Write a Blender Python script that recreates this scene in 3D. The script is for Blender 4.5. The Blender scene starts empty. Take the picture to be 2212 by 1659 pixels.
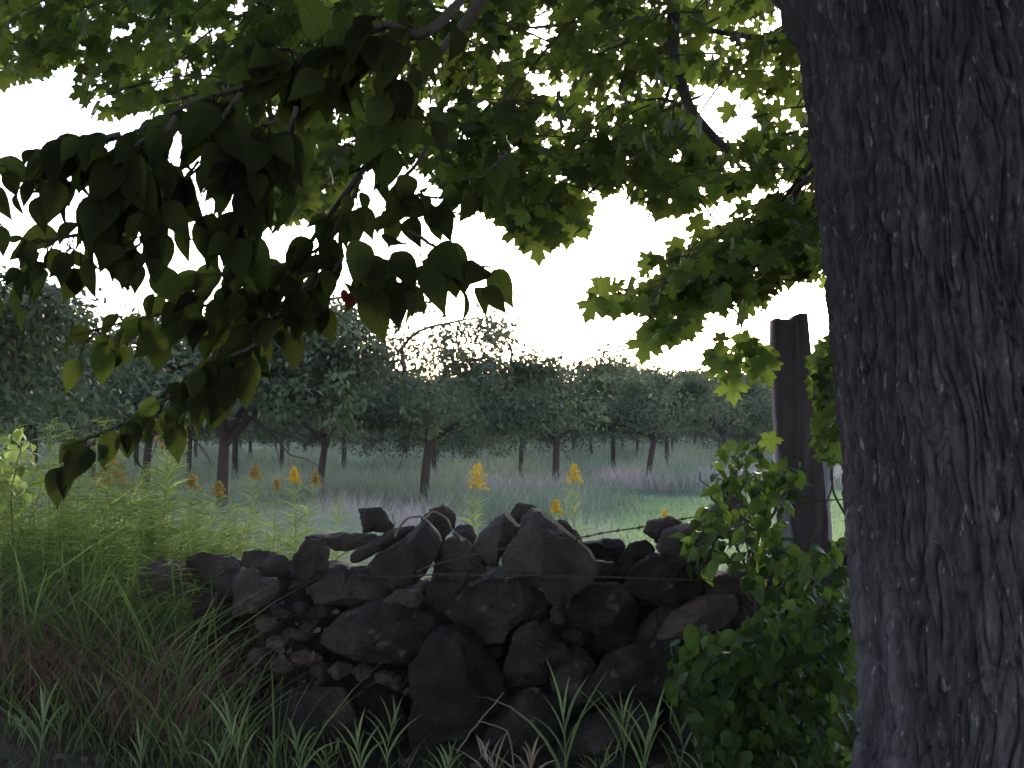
import bpy, bmesh, math, random
import numpy as np
from math import radians as R, pi, sin, cos

# ------------------------------------------------------------------ camera, sky, sun, exposure
SC = bpy.context.scene
COL = SC.collection
F = 3039.0            # focal length in pixels of a 2212 px wide picture
CAM = np.array([0.0, 0.0, 1.6])
PITCH = R(1.34)
cd = bpy.data.cameras.new('camera')
cam = bpy.data.objects.new('camera', cd)
COL.objects.link(cam)
cam.location = CAM
cam.rotation_euler = (pi / 2 + PITCH, 0, 0)
cd.sensor_width = 36.0
cd.lens = 36.0 * F / 2212.0
cd.clip_start = 0.05
cd.clip_end = 3000
cd.dof.use_dof = False
cd.dof.focus_distance = 7.5
cd.dof.aperture_fstop = 5.6
SC.camera = cam

SUN_EL, SUN_AZ = R(12.0), R(9.0)       # azimuth to the right of +Y
W = bpy.data.worlds.new('World')
SC.world = W
W.use_nodes = True
wt = W.node_tree
wt.nodes.clear()
sky = wt.nodes.new('ShaderNodeTexSky')
sky.sky_type = 'NISHITA'
sky.sun_disc = False
sky.sun_elevation = SUN_EL
sky.sun_rotation = SUN_AZ
sky.air_density = .7
sky.dust_density = .3
sky.ozone_density = 1.5
bg = wt.nodes.new('ShaderNodeBackground')
bg.inputs['Strength'].default_value = 0.12
wo = wt.nodes.new('ShaderNodeOutputWorld')
tintn = wt.nodes.new('ShaderNodeMix')      # the camera's white balance
tintn.data_type = 'RGBA'
tintn.blend_type = 'MULTIPLY'
tintn.inputs[0].default_value = 1.0
tintn.inputs[7].default_value = (1.11, .89, .80, 1)
wt.links.new(sky.outputs[0], tintn.inputs[6])
wt.links.new(tintn.outputs[2], bg.inputs['Color'])
wt.links.new(bg.outputs[0], wo.inputs['Surface'])
sl = bpy.data.lights.new('sun', 'SUN')
sl.energy = 0.5
sl.angle = R(10)
sl.color = (1.0, 0.9, 0.78)
so = bpy.data.objects.new('sun', sl)
COL.objects.link(so)
so.location = (6, 40, 20)
so.rotation_euler = (pi / 2 - SUN_EL, 0, pi - SUN_AZ)
SC.view_settings.view_transform = 'Standard'
SC.view_settings.look = 'None'
SC.view_settings.exposure = 2.9
SC.view_settings.gamma = 1.0
SC.render.engine = 'CYCLES'
SC.cycles.use_denoising = True
SC.cycles.max_bounces = 8
SC.cycles.transparent_max_bounces = 8
SC.cycles.filter_width = 1.6

# ------------------------------------------------------------------ helpers
rng = np.random.default_rng(7)
UPC = np.array([0, -sin(PITCH), cos(PITCH)])
FWD = np.array([0, cos(PITCH), sin(PITCH)])


def P(px, py, d):
    """point d metres in front of the camera"""
    return CAM + d * (FWD + np.array([1.0, 0, 0]) * ((px - 1106) / F) + UPC * ((829.5 - py) / F))


def proj(p):
    q = np.asarray(p) - CAM
    d = q @ FWD
    d = np.where(np.abs(d) < 1e-4, 1e-4, d)
    return 1106 + F * q[..., 0] / d, 829.5 - F * (q @ UPC) / d, d


def inpoly(x, y, poly):
    x, y = np.asarray(x), np.asarray(y)
    ins = np.zeros(x.shape, bool)
    n = len(poly)
    for i in range(n):
        x1, y1 = poly[i]
        x2, y2 = poly[(i + 1) % n]
        if y1 == y2:
            continue
        c = ((y1 > y) != (y2 > y)) & (x < (x2 - x1) * (y - y1) / (y2 - y1) + x1)
        ins ^= c
    return ins


def _hash(i, j, k, s):
    h = (i * 374761393 + j * 668265263 + k * 2147483647 + s * 974634777) & 0xFFFFFFFF
    h = ((h ^ (h >> 13)) * 1274126177) & 0xFFFFFFFF
    h = (h ^ (h >> 16)) & 0xFFFFFFFF
    return h / 4294967295.0


def vnoise(p, seed=0):
    p = np.asarray(p, float)
    i = np.floor(p).astype(np.int64)
    f = p - i
    u = f * f * f * (f * (f * 6 - 15) + 10)
    r = 0
    for dx in (0, 1):
        for dy in (0, 1):
            for dz in (0, 1):
                w = (u[..., 0] if dx else 1 - u[..., 0]) * (u[..., 1] if dy else 1 - u[..., 1]) * (u[..., 2] if dz else 1 - u[..., 2])
                r = r + w * _hash(i[..., 0] + dx, i[..., 1] + dy, i[..., 2] + dz, seed)
    return r


def fbm(p, oct=4, seed=0):
    a, s, t = 1.0, 0.0, 0.0
    p = np.asarray(p, float)
    for o in range(oct):
        s = s + a * vnoise(p, seed + o * 17)
        t += a
        a *= 0.5
        p = p * 2.03 + 3.7
    return s / t


class MB:
    """collects geometry for ONE mesh"""

    def __init__(self):
        self.v, self.f, self.t, self.uv, self.n = [], [], [], [], 0

    def add(self, v, faces, tint=None, uv=None):
        v = np.asarray(v, float).reshape(-1, 3)
        for fa in (faces if isinstance(faces, list) else [faces]):
            self.f.append(np.asarray(fa, np.int64) + self.n)
        self.v.append(v)
        self.t.append(np.full(len(v), .5) if tint is None else np.broadcast_to(np.asarray(tint, float), (len(v),)))
        self.uv.append(np.zeros((len(v), 2)) if uv is None else uv)
        self.n += len(v)

    def build(self, name, mat, parent=None, loc=None, smooth=True):
        v = np.concatenate(self.v)
        if loc is not None:
            v = v - np.asarray(loc)
        me = mesh_from(name, v, self.f, np.concatenate(self.t), np.concatenate(self.uv), smooth)
        me.materials.append(mat)
        o = bpy.data.objects.new(name, me)
        COL.objects.link(o)
        if parent is not None:
            o.parent = parent
        elif loc is not None:
            o.location = loc
        return o


def mesh_from(name, v, flist, tint, uv, smooth):
    me = bpy.data.meshes.new(name)
    loops = np.concatenate([f.reshape(-1) for f in flist])
    tot = np.concatenate([np.full(len(f), f.shape[1]) for f in flist])
    st = np.concatenate([[0], np.cumsum(tot)[:-1]])
    me.vertices.add(len(v))
    me.vertices.foreach_set('co', v.astype(np.float32).ravel())
    me.loops.add(len(loops))
    me.loops.foreach_set('vertex_index', loops.astype(np.int32))
    me.polygons.add(len(tot))
    me.polygons.foreach_set('loop_start', st.astype(np.int32))
    if smooth:
        me.polygons.foreach_set('use_smooth', np.ones(len(tot), bool))
    a = me.attributes.new('tint', 'FLOAT', 'POINT')
    a.data.foreach_set('value', tint.astype(np.float32))
    ul = me.uv_layers.new(name='uv')
    ul.data.foreach_set('uv', uv[loops].astype(np.float32).ravel())
    me.update(calc_edges=True)
    return me


def tag(o, label, cat=None, group=None, kind=None):
    o['label'] = label
    if cat:
        o['category'] = cat
    if group:
        o['group'] = group
    if kind:
        o['kind'] = kind
    return o


def empty(name, loc, label, cat, group=None):
    o = bpy.data.objects.new(name, None)
    o.empty_display_size = 0.1
    COL.objects.link(o)
    o.location = loc
    return tag(o, label, cat, group)


def unit(v):
    v = np.asarray(v, float)
    return v / np.maximum(np.linalg.norm(v, axis=-1, keepdims=True), 1e-9)


def tube(mb, pts, rad, sides=6, tint=.5, cap=True):
    pts = np.asarray(pts, float)
    n = len(pts)
    rad = np.broadcast_to(np.asarray(rad, float), (n,))
    tan = unit(np.gradient(pts, axis=0))
    ref = np.array([0.31, 0.87, 0.21]) if abs(tan[0] @ unit([0.31, 0.87, 0.21])) < .9 else np.array([1., 0, 0])
    a = unit(np.cross(tan, ref))
    b = np.cross(tan, a)
    ang = np.linspace(0, 2 * pi, sides, endpoint=False)
    v = pts[:, None] + rad[:, None, None] * (a[:, None] * np.cos(ang)[None, :, None] + b[:, None] * np.sin(ang)[None, :, None])
    i = np.arange(n - 1)[:, None] * sides
    j = np.arange(sides)[None]
    k = (j + 1) % sides
    q = np.stack([i + j, i + k, i + sides + k, i + sides + j], -1).reshape(-1, 4)
    fs = [q]
    if cap:
        fs.append(np.arange(sides)[None, ::-1])
        fs.append(np.arange(sides)[None] + (n - 1) * sides)
    mb.add(v.reshape(-1, 3), fs, tint)


def curve(pts, n):
    """Catmull-Rom through the points"""
    p = np.asarray(pts, float)
    p = np.vstack([2 * p[0] - p[1], p, 2 * p[-1] - p[-2]])
    out = []
    m = len(p) - 3
    for t in np.linspace(0, m - 1e-6, n):
        i = int(t)
        u = t - i
        a, b, c, d = p[i:i + 4]
        out.append(.5 * ((2 * b) + (-a + c) * u + (2 * a - 5 * b + 4 * c - d) * u * u + (-a + 3 * b - 3 * c + d) * u ** 3))
    return np.array(out)


def scatter(mb, tpl, tris, pos, tip, nrm, scale, tint, wscale=None):
    """many copies of a leaf template (x across, y along, z out of the blade)"""
    y = unit(tip)
    z = unit(nrm - (nrm * y).sum(-1, keepdims=True) * y)
    x = np.cross(y, z)
    s = np.broadcast_to(np.asarray(scale, float), (len(pos),))[:, None, None]
    w = s if wscale is None else s * np.asarray(wscale)[:, None, None]
    v = pos[:, None] + x[:, None] * tpl[None, :, 0:1] * w + y[:, None] * tpl[None, :, 1:2] * s + z[:, None] * tpl[None, :, 2:3] * s
    k = len(tpl)
    t = (np.asarray(tris)[None] + (np.arange(len(pos)) * k)[:, None, None]).reshape(-1, np.asarray(tris).shape[1])
    uv = np.tile(tpl[:, :2], (len(pos), 1))
    mb.add(v.reshape(-1, 3), t, np.repeat(np.broadcast_to(tint, (len(pos),)), k), uv)


def blades(mb, base, height, lean, bend, width, tint, seg=3, arch=0.0, face=None):
    """grass blades: base (n,3), lean (n,2) unit dirs, bend = sideways reach / height"""
    n = len(base)
    t = np.linspace(0, 1, seg + 1)
    up = np.zeros((n, seg + 1, 3))
    L = np.c_[lean, np.zeros(n)]
    hz = height[:, None] * (t[None] - np.broadcast_to(np.asarray(arch), (n,))[:, None] * t[None] ** 3)
    sx = (height * bend)[:, None] * (0.35 * t[None] + .65 * t[None] ** 2)
    c = base[:, None] + L[:, None] * sx[..., None]
    c[..., 2] += hz
    if face is None:
        fa = rng.uniform(0, pi, n)
        side = np.c_[np.cos(fa), 0.5 * np.sin(fa), np.zeros(n)]
    else:
        side = face
    wprof = np.minimum(1.0, 0.45 + 1.8 * t) * (1 - t ** 2.2) + 0.02
    wv = width[:, None] * wprof[None]
    l = c - side[:, None] * wv[..., None] * .5
    r = c + side[:, None] * wv[..., None] * .5
    v = np.stack([l, r], 2).reshape(n, -1, 3)
    k = 2 * (seg + 1)
    q = np.array([[2 * i, 2 * i + 1, 2 * i + 3, 2 * i + 2] for i in range(seg)])
    f = (q[None] + (np.arange(n) * k)[:, None, None]).reshape(-1, 4)
    uv = np.tile(np.stack([np.tile([-.3, .3], seg + 1), np.repeat(t, 2)], -1), (n, 1))
    mb.add(v.reshape(-1, 3), f, np.repeat(np.broadcast_to(tint, (n,)), k), uv)


# ------------------------------------------------------------------ materials
def newmat(name):
    m = bpy.data.materials.new(name)
    m.use_nodes = True
    nt = m.node_tree
    nt.nodes.clear()
    return m, nt, nt.nodes, nt.links


def ramp(nd, stops):
    r = nd.new('ShaderNodeValToRGB')
    e = r.color_ramp.elements
    while len(e) < len(stops):
        e.new(0.5)
    for x, (p, c) in zip(e, stops):
        x.position = p
        x.color = (*c, 1)
    return r


def leafmat(name, dark, light, trans, tfac=.5, rough=.5, veins=0.0, spec=.3):
    m, nt, nd, lk = newmat(name)
    at = nd.new('ShaderNodeAttribute')
    at.attribute_name = 'tint'
    r = ramp(nd, [(0, dark), (1, light)])
    lk.new(at.outputs['Fac'], r.inputs[0])
    r2 = ramp(nd, [(0, tuple(.3 * c for c in trans)), (1, trans)])
    lk.new(at.outputs['Fac'], r2.inputs[0])
    col, tcol = r.outputs[0], r2.outputs[0]
    if veins:
        uv = nd.new('ShaderNodeUVMap')
        uv.uv_map = 'uv'
        sp = nd.new('ShaderNodeSeparateXYZ')
        lk.new(uv.outputs[0], sp.inputs[0])
        ab = nd.new('ShaderNodeMath'); ab.operation = 'ABSOLUTE'
        lk.new(sp.outputs[0], ab.inputs[0])
        # side veins run forward from the midrib
        mu = nd.new('ShaderNodeMath'); mu.operation = 'MULTIPLY_ADD'
        lk.new(ab.outputs[0], mu.inputs[0]); mu.inputs[1].default_value = -0.75
        lk.new(sp.outputs[1], mu.inputs[2])
        fr = nd.new('ShaderNodeMath'); fr.operation = 'PINGPONG'
        lk.new(mu.outputs[0], fr.inputs[0]); fr.inputs[1].default_value = 0.06
        mr = nd.new('ShaderNodeMapRange')
        lk.new(fr.outputs[0], mr.inputs[0])
        mr.inputs[1].default_value = 0.0; mr.inputs[2].default_value = 0.014
        mr.inputs[3].default_value = 1 - veins; mr.inputs[4].default_value = 1.0
        m2 = nd.new('ShaderNodeMapRange')
        lk.new(ab.outputs[0], m2.inputs[0])
        m2.inputs[1].default_value = 0.0; m2.inputs[2].default_value = 0.02
        m2.inputs[3].default_value = 1 - veins; m2.inputs[4].default_value = 1.0
        mm = nd.new('ShaderNodeMath'); mm.operation = 'MULTIPLY'
        lk.new(mr.outputs[0], mm.inputs[0]); lk.new(m2.outputs[0], mm.inputs[1])
        mx = nd.new('ShaderNodeMix'); mx.data_type = 'RGBA'; mx.blend_type = 'MULTIPLY'
        mx.inputs[0].default_value = 1.0
        lk.new(tcol, mx.inputs[6]); lk.new(mm.outputs[0], mx.inputs[7])
        tcol = mx.outputs[2]
    p = nd.new('ShaderNodeBsdfPrincipled')
    p.inputs['Roughness'].default_value = rough
    p.inputs['Specular IOR Level'].default_value = spec
    lk.new(col, p.inputs['Base Color'])
    t = nd.new('ShaderNodeBsdfTranslucent')
    lk.new(tcol, t.inputs['Color'])
    mix = nd.new('ShaderNodeMixShader')
    mix.inputs[0].default_value = tfac
    lk.new(p.outputs[0], mix.inputs[1]); lk.new(t.outputs[0], mix.inputs[2])
    o = nd.new('ShaderNodeOutputMaterial')
    lk.new(mix.outputs[0], o.inputs['Surface'])
    return m


def roughmat(name, stops, scale=6, stretch=(1, 1, 1), rough=.9, bump=.3, bscale=40, speck=None, dist=0.02, tintmix=0.35):
    m, nt, nd, lk = newmat(name)
    tc = nd.new('ShaderNodeTexCoord')
    oi = nd.new('ShaderNodeObjectInfo')
    ad = nd.new('ShaderNodeVectorMath'); ad.operation = 'MULTIPLY_ADD'
    mp = nd.new('ShaderNodeMapping')
    mp.inputs['Scale'].default_value = stretch
    lk.new(tc.outputs['Object'], mp.inputs[0])
    n1 = nd.new('ShaderNodeTexNoise')
    n1.noise_dimensions = '4D'
    n1.inputs['Scale'].default_value = scale
    n1.inputs['Detail'].default_value = 8
    n1.inputs['Roughness'].default_value = .65
    lk.new(mp.outputs[0], n1.inputs['Vector'])
    mw = nd.new('ShaderNodeMath'); mw.operation = 'MULTIPLY'
    lk.new(oi.outputs['Random'], mw.inputs[0]); mw.inputs[1].default_value = 37
    lk.new(mw.outputs[0], n1.inputs['W'])
    at = nd.new('ShaderNodeAttribute'); at.attribute_name = 'tint'
    mf = nd.new('ShaderNodeMix'); mf.data_type = 'FLOAT'
    mf.inputs[0].default_value = tintmix
    lk.new(n1.outputs[0], mf.inputs[2]); lk.new(at.outputs['Fac'], mf.inputs[3])
    r = ramp(nd, stops)
    lk.new(mf.outputs[0], r.inputs[0])
    col = r.outputs[0]
    if speck:
        n3 = nd.new('ShaderNodeTexNoise')
        n3.inputs['Scale'].default_value = speck[0]
        n3.inputs['Detail'].default_value = 5
        lk.new(mp.outputs[0], n3.inputs['Vector'])
        rr = ramp(nd, [(speck[1], (0, 0, 0)), (speck[1] + .06, (1, 1, 1))])
        lk.new(n3.outputs[0], rr.inputs[0])
        mx = nd.new('ShaderNodeMix'); mx.data_type = 'RGBA'
        lk.new(rr.outputs[0], mx.inputs[0])
        lk.new(col, mx.inputs[6]); mx.inputs[7].default_value = (*speck[2], 1)
        col = mx.outputs[2]
    n2 = nd.new('ShaderNodeTexNoise')
    n2.inputs['Scale'].default_value = bscale
    n2.inputs['Detail'].default_value = 8
    n2.inputs['Roughness'].default_value = .7
    lk.new(mp.outputs[0], n2.inputs['Vector'])
    b = nd.new('ShaderNodeBump')
    b.inputs['Strength'].default_value = bump
    b.inputs['Distance'].default_value = dist
    lk.new(n2.outputs[0], b.inputs['Height'])
    p = nd.new('ShaderNodeBsdfPrincipled')
    p.inputs['Roughness'].default_value = rough
    p.inputs['Specular IOR Level'].default_value = .2
    lk.new(col, p.inputs['Base Color'])
    lk.new(b.outputs[0], p.inputs['Normal'])
    o = nd.new('ShaderNodeOutputMaterial')
    lk.new(p.outputs[0], o.inputs['Surface'])
    return m


M = {}
M['maple_leaf'] = leafmat('maple_leaf', (.018, .030, .010), (.042, .062, .018), (.215, .31, .045), .5, .5, .35, .2)
M['oval_leaf'] = leafmat('oval_leaf', (.015, .017, .011), (.032, .038, .017), (.10, .145, .022), .42, .65, .4, .0)
M['orchard_leaf'] = leafmat('orchard_leaf', (.042, .055, .030), (.14, .17, .09), (.13, .165, .075), .35, .55, 0, .12)
M['shrub_leaf'] = leafmat('shrub_leaf', (.014, .026, .009), (.050, .082, .022), (.15, .25, .035), .45, .5, .25, .15)
M['rod_leaf'] = leafmat('rod_leaf', (.15, .20, .055), (.36, .44, .13), (.50, .62, .16), .5)
M['flower'] = leafmat('flower', (.62, .42, .03), (.85, .62, .06), (.75, .52, .04), .3, .7)
M['bud'] = leafmat('bud', (.40, .27, .07), (.52, .36, .09), (.4, .28, .08), .3, .7)
M['bank_grass'] = leafmat('bank_grass', (.05, .075, .022), (.13, .18, .055), (.20, .28, .07), .45)
M['fore_grass'] = leafmat('fore_grass', (.05, .07, .03), (.20, .26, .11), (.17, .24, .08), .35, .45)
M['field_grass'] = leafmat('field_grass', (.14, .18, .12), (.38, .41, .30), (.34, .39, .26), .42, .7)
M['lawn_grass'] = leafmat('lawn_grass', (.32, .42, .18), (.46, .57, .28), (.48, .60, .26), .48, .7)
M['pink_grass'] = leafmat('pink_grass', (.46, .36, .36), (.64, .52, .52), (.5, .4, .4), .42, .8)
M['red_grass'] = leafmat('red_grass', (.10, .055, .048), (.24, .15, .125), (.2, .11, .09), .35, .8)
M['dry_leaf'] = leafmat('dry_leaf', (.045, .032, .026), (.13, .095, .075), (.1, .06, .04), .25, .8)
M['red_leaf'] = leafmat('red_leaf', (.12, .022, .016), (.16, .03, .02), (.25, .045, .03), .4, .6)
M['bark'] = roughmat('bark', [(.28, (.024, .0195, .024)), (.48, (.086, .073, .086)), (.64, (.165, .145, .168)), (.8, (.25, .225, .255))], 34, (1, 1, .28), .95, 1.0, 70, (52, .635, (.29, .27, .31)), .03, .3)
M['twig'] = roughmat('twig', [(.3, (.035, .028, .025)), (.7, (.09, .075, .065))], 20, (1, 1, .3), .9, .3, 60)
M['orchard_bark'] = roughmat('orchard_bark', [(.3, (.03, .022, .021)), (.6, (.07, .053, .050)), (.8, (.2, .18, .175))], 9, (1, 1, .3), .9, .5, 40, None, .02, .4)
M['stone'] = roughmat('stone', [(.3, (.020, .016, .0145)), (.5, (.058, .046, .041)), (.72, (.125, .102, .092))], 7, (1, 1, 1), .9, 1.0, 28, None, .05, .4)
M['shaded_stone'] = roughmat('shaded_stone', [(.3, (.010, .0085, .008)), (.5, (.032, .028, .025)), (.72, (.080, .071, .064))], 11, (1, 1, 1), .95, 1.0, 30, (13, .64, (.095, .09, .082)), .05, .35)  # stone with pale lichen, darkened in colour for the shaded lower wall
M['pale_stone'] = roughmat('pale_stone', [(.25, (.05, .036, .032)), (.5, (.085, .062, .056)), (.75, (.13, .10, .09))], 6, (1, 1, 1), .9, .8, 36, None, .03, .3)
M['post_wood'] = roughmat('post_wood', [(.3, (.025, .021, .023)), (.55, (.06, .051, .055)), (.8, (.12, .105, .113))], 22, (1, 1, .06), .9, .6, 60, None, .008, .15)
M['grey_wood'] = roughmat('grey_wood', [(.3, (.14, .13, .14)), (.7, (.3, .28, .31))], 22, (1, 1, .06), .9, .5, 60, None, .006, .15)
M['wire'] = roughmat('wire', [(.3, (.03, .022, .02)), (.7, (.09, .06, .05))], 40, (1, 1, 1), .7, .2, 60)
M['dead_stem'] = roughmat('dead_stem', [(.3, (.12, .09, .075)), (.7, (.24, .19, .16))], 20, (1, 1, .3), .9, .2, 60)

# ground: bare dark soil near the wall, grassy earth in the field
gm, nt, nd, lk = newmat('ground')
geo = nd.new('ShaderNodeNewGeometry')
sp = nd.new('ShaderNodeSeparateXYZ')
lk.new(geo.outputs['Position'], sp.inputs[0])
mr = nd.new('ShaderNodeMapRange')
lk.new(sp.outputs[1], mr.inputs[0])
mr.inputs[1].default_value, mr.inputs[2].default_value = 6.6, 7.6
na = nd.new('ShaderNodeTexNoise'); na.inputs['Scale'].default_value = 5; na.inputs['Detail'].default_value = 9
nb = nd.new('ShaderNodeTexNoise'); nb.inputs['Scale'].default_value = .7; nb.inputs['Detail'].default_value = 6
lk.new(geo.outputs['Position'], na.inputs['Vector']); lk.new(geo.outputs['Position'], nb.inputs['Vector'])
ra = ramp(nd, [(.3, (.03, .024, .02)), (.7, (.10, .078, .062))])
rb = ramp(nd, [(.35, (.10, .14, .08)), (.65, (.17, .21, .12))])
lk.new(na.outputs[0], ra.inputs[0]); lk.new(nb.outputs[0], rb.inputs[0])
mx = nd.new('ShaderNodeMix'); mx.data_type = 'RGBA'
lk.new(mr.outputs[0], mx.inputs[0]); lk.new(ra.outputs[0], mx.inputs[6]); lk.new(rb.outputs[0], mx.inputs[7])
pb = nd.new('ShaderNodeBsdfPrincipled'); pb.inputs['Roughness'].default_value = 1; pb.inputs['Specular IOR Level'].default_value = .1
bp = nd.new('ShaderNodeBump'); bp.inputs['Strength'].default_value = .7; bp.inputs['Distance'].default_value = .05
lk.new(na.outputs[0], bp.inputs['Height']); lk.new(bp.outputs[0], pb.inputs['Normal'])
lk.new(mx.outputs[2], pb.inputs['Base Color'])
om = nd.new('ShaderNodeOutputMaterial'); lk.new(pb.outputs[0], om.inputs['Surface'])
M['ground'] = gm


# ------------------------------------------------------------------ the ground
def sstep(a, b, x):
    t = np.clip((np.asarray(x, float) - a) / (b - a), 0, 1)
    return t * t * (3 - 2 * t)


def H(x, y):
    x, y = np.asarray(x, float), np.asarray(y, float)
    z = .14 * (1 - sstep(6.8, 8.0, y))
    z = z + .42 * sstep(-.9, -2.3, x) * sstep(4.9, 6.2, y) * (1 - sstep(7.2, 9.0, y))
    p = np.stack([x, y, 0 * x], -1)
    far = sstep(9, 14, y)
    z = z + far * (.22 * (fbm(p * .28, 3, 5) - .5)) + .05 * (fbm(p * 1.7, 3, 9) - .5)
    return z


def axis(segs):
    out = [segs[0][0]]
    for a, b, s in segs:
        out += list(np.linspace(a, b, max(1, int(round((b - a) / s))) + 1)[1:])
    return np.array(out)


xs = axis([(-900, -60, 120), (-60, -12, 4), (-12, 14, .25), (14, 60, 4), (60, 900, 120)])
ys = axis([(-60, -4, 4), (-4, 12, .2), (12, 60, .6), (60, 120, 6), (120, 1500, 120)])
X, Y = np.meshgrid(xs, ys)
g = MB()
nx = len(xs)
ii = (np.arange(len(ys) - 1)[:, None] * nx + np.arange(nx - 1)[None]).reshape(-1)
g.add(np.stack([X, Y, H(X, Y)], -1).reshape(-1, 3), np.stack([ii, ii + 1, ii + nx + 1, ii + nx], -1))
tag(g.build('ground', M['ground']), 'dark bare earth by the stone wall running into the green orchard field', 'ground', None, 'structure')

# ------------------------------------------------------------------ leaf templates
half = [(0.0, 0.02), (.15, -.06), (.38, -.03), (.31, .10), (.33, .17), (.29, .22), (.46, .27), (.62, .45), (.47, .48), (.45, .60), (.30, .55), (.18, .50),
        (.22, .64), (.26, .74), (.13, .79), (.0, 1.0)]
out = half + [(-x, y) for x, y in half[-2:0:-1]]
mv = np.array([(0, .32)] + out, float)
MAPLE = np.c_[mv, -.28 * np.abs(mv[:, 0]) ** 1.5 - .22 * np.maximum(mv[:, 1] - .35, 0) ** 2 + .05 * np.cos(mv[:, 0] * 9)]
nn = len(out)
MAPLE_F = np.array([[0, 1 + i, 1 + (i + 1) % nn] for i in range(nn)])


def strip_leaf(ys_, ws, fold, droop):
    v, f = [], []
    for y, w in zip(ys_, ws):
        z = -droop * y * y
        v += [(-w, y, z + fold * w), (0, y, z), (w, y, z + fold * w)]
    for i in range(len(ys_) - 1):
        a = 3 * i
        f += [(a, a + 1, a + 4, a + 3), (a + 1, a + 2, a + 5, a + 4)]
    return np.array(v, float), np.array(f)


OVAL, OVAL_F = strip_leaf([0, .05, .14, .27, .42, .58, .73, .86, .95, 1.04], [.01, .13, .25, .31, .32, .275, .195, .10, .042, .003], .3, .3)
LANCE, LANCE_F = strip_leaf([0, .2, .5, .8, 1], [.015, .07, .085, .045, .003], .4, .35)
DIA = np.array([(0, 0, 0), (.24, .42, .07), (0, .5, 0), (-.24, .42, .07), (0, 1, -.12)], float)
DIA_F = np.array([[0, 1, 2], [0, 2, 3], [1, 4, 2], [2, 4, 3]])


def rdir(n, r=rng):
    v = r.normal(size=(n, 3))
    return unit(v)


exec_parts = []
# ------------------------------------------------------------------ the big maple
TD = 4.2
maple = empty('maple_tree', (1.5, TD, float(H(1.5, TD))), 'huge old maple with furrowed grey bark at the right, lobed green leaves hanging overhead', 'tree')
MLOC = np.array(maple.location)
edge = [(1690, -140), (1700, 0), (1712, 55), (1728, 130), (1741, 250), (1757, 400), (1775, 560), (1792, 700), (1808, 850), (1826, 1050), (1838, 1200), (1850, 1400),
        (1858, 1520), (1852, 1600), (1838, 1680), (1800, 1800), (1740, 1960)]
ez = np.array([P(x, y, TD)[2] for x, y in edge])
ex = np.array([P(x, y, TD)[0] for x, y in edge])
o_ = np.argsort(ez)
ez, ex = ez[o_], ex[o_]
NA, NZ = 860, 620
zz = np.concatenate([np.linspace(-.1, 3.1, NZ - 60), np.linspace(3.13, 6.0, 60)])
ang = np.linspace(0, 2 * pi, NA, endpoint=False)
xl = np.interp(zz, ez, ex)
xl = np.where(zz > 2.95, np.interp(2.95, ez, ex) + .12 * sstep(2.95, 3.6, zz), xl)
Rz = .46 + .10 * sstep(.55, -.1, zz) - .12 * sstep(3.0, 6, zz)
cx = xl + Rz
A, Z = np.meshgrid(ang, zz)
RR = np.repeat(Rz[:, None], NA, 1)
dx, dy = np.cos(A), np.sin(A)
q = np.stack([dx * 1.4, dy * 1.4, Z * .6], -1)
RR = RR * (1 + .07 * (fbm(q * 1.3, 3, 3) - .5))
flare = sstep(.9, .0, Z)
RR = RR * (1 + .16 * flare * np.sin(A * 6 + 1.0))
w1 = vnoise(np.stack([dx * 3, dy * 3, Z * 2.1], -1), 31) - .5
w2 = vnoise(np.stack([dx * 9, dy * 9, Z * 5.0], -1), 33) - .5
tw = A + .16 * w1 + .05 * w2 + .05 * Z
c1 = np.stack([np.cos(tw) * 15, np.sin(tw) * 15, Z * 4.2 + 1.6 * w2], -1)
n1 = vnoise(c1, 41)
rid = 1 - np.abs(2 * n1 - 1)
c2 = np.stack([np.cos(tw) * 31, np.sin(tw) * 31, Z * 13.0 + 2 * w2], -1)
rid2 = 1 - np.abs(2 * vnoise(c2, 43) - 1)
c3 = np.stack([dx * 46, dy * 46, Z * 30], -1)
fine = fbm(c3, 3, 47)
big = fbm(np.stack([np.cos(tw) * 4, np.sin(tw) * 4, Z * 1.1], -1), 2, 45) - .5
rid3 = 1 - np.abs(2 * vnoise(np.stack([np.cos(tw) * 24, np.sin(tw) * 24, Z * 6.5 + 1.5 * w2], -1), 49) - 1)
flake = 1 - np.abs(2 * vnoise(np.stack([dx * 27 + 2 * w2, dy * 27, Z * 15], -1), 48) - 1)
disp = -.022 * rid ** 5 - .022 * rid3 ** 4 - .008 * rid2 ** 3 - .010 * flake ** 3 + .022 * (fine - .5) + .04 * big
RR = RR + disp
vx = cx[:, None] + RR * dx
vy = TD + RR * dy
v = np.stack([vx, vy, Z], -1).reshape(-1, 3)
i = np.arange(NZ - 1)[:, None] * NA
j = np.arange(NA)[None]
k = (j + 1) % NA
mb = MB()
mb.add(v, np.stack([i + j, i + k, i + NA + k, i + NA + j], -1).reshape(-1, 4), fbm(np.stack([dx * 5, dy * 5, Z * 1.3], -1), 4, 51).reshape(-1))
mb.build('trunk', M['bark'], maple, MLOC)


def limb(pts, r0, r1, mat='bark', parent=maple, loc=MLOC, name='branch', sides=9, wob=.02, seed=0):
    c = curve(pts, max(12, 6 * len(pts)))
    n = len(c)
    t = np.linspace(0, 1, n)
    c = c + wob * np.stack([vnoise(np.c_[t * 7, t * 0 + seed, t * 0 + a], 61 + a) - .5 for a in range(3)], -1) * np.minimum(t * 4, 1)[:, None]
    r = r0 + (r1 - r0) * t
    r = r * (1 + .25 * (vnoise(np.c_[t * 14, t * 0 + seed, t * 0], 71) - .5))
    m = MB()
    tube(m, c, r, sides)
    m.build(name, M[mat], parent, loc)
    return c


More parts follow.
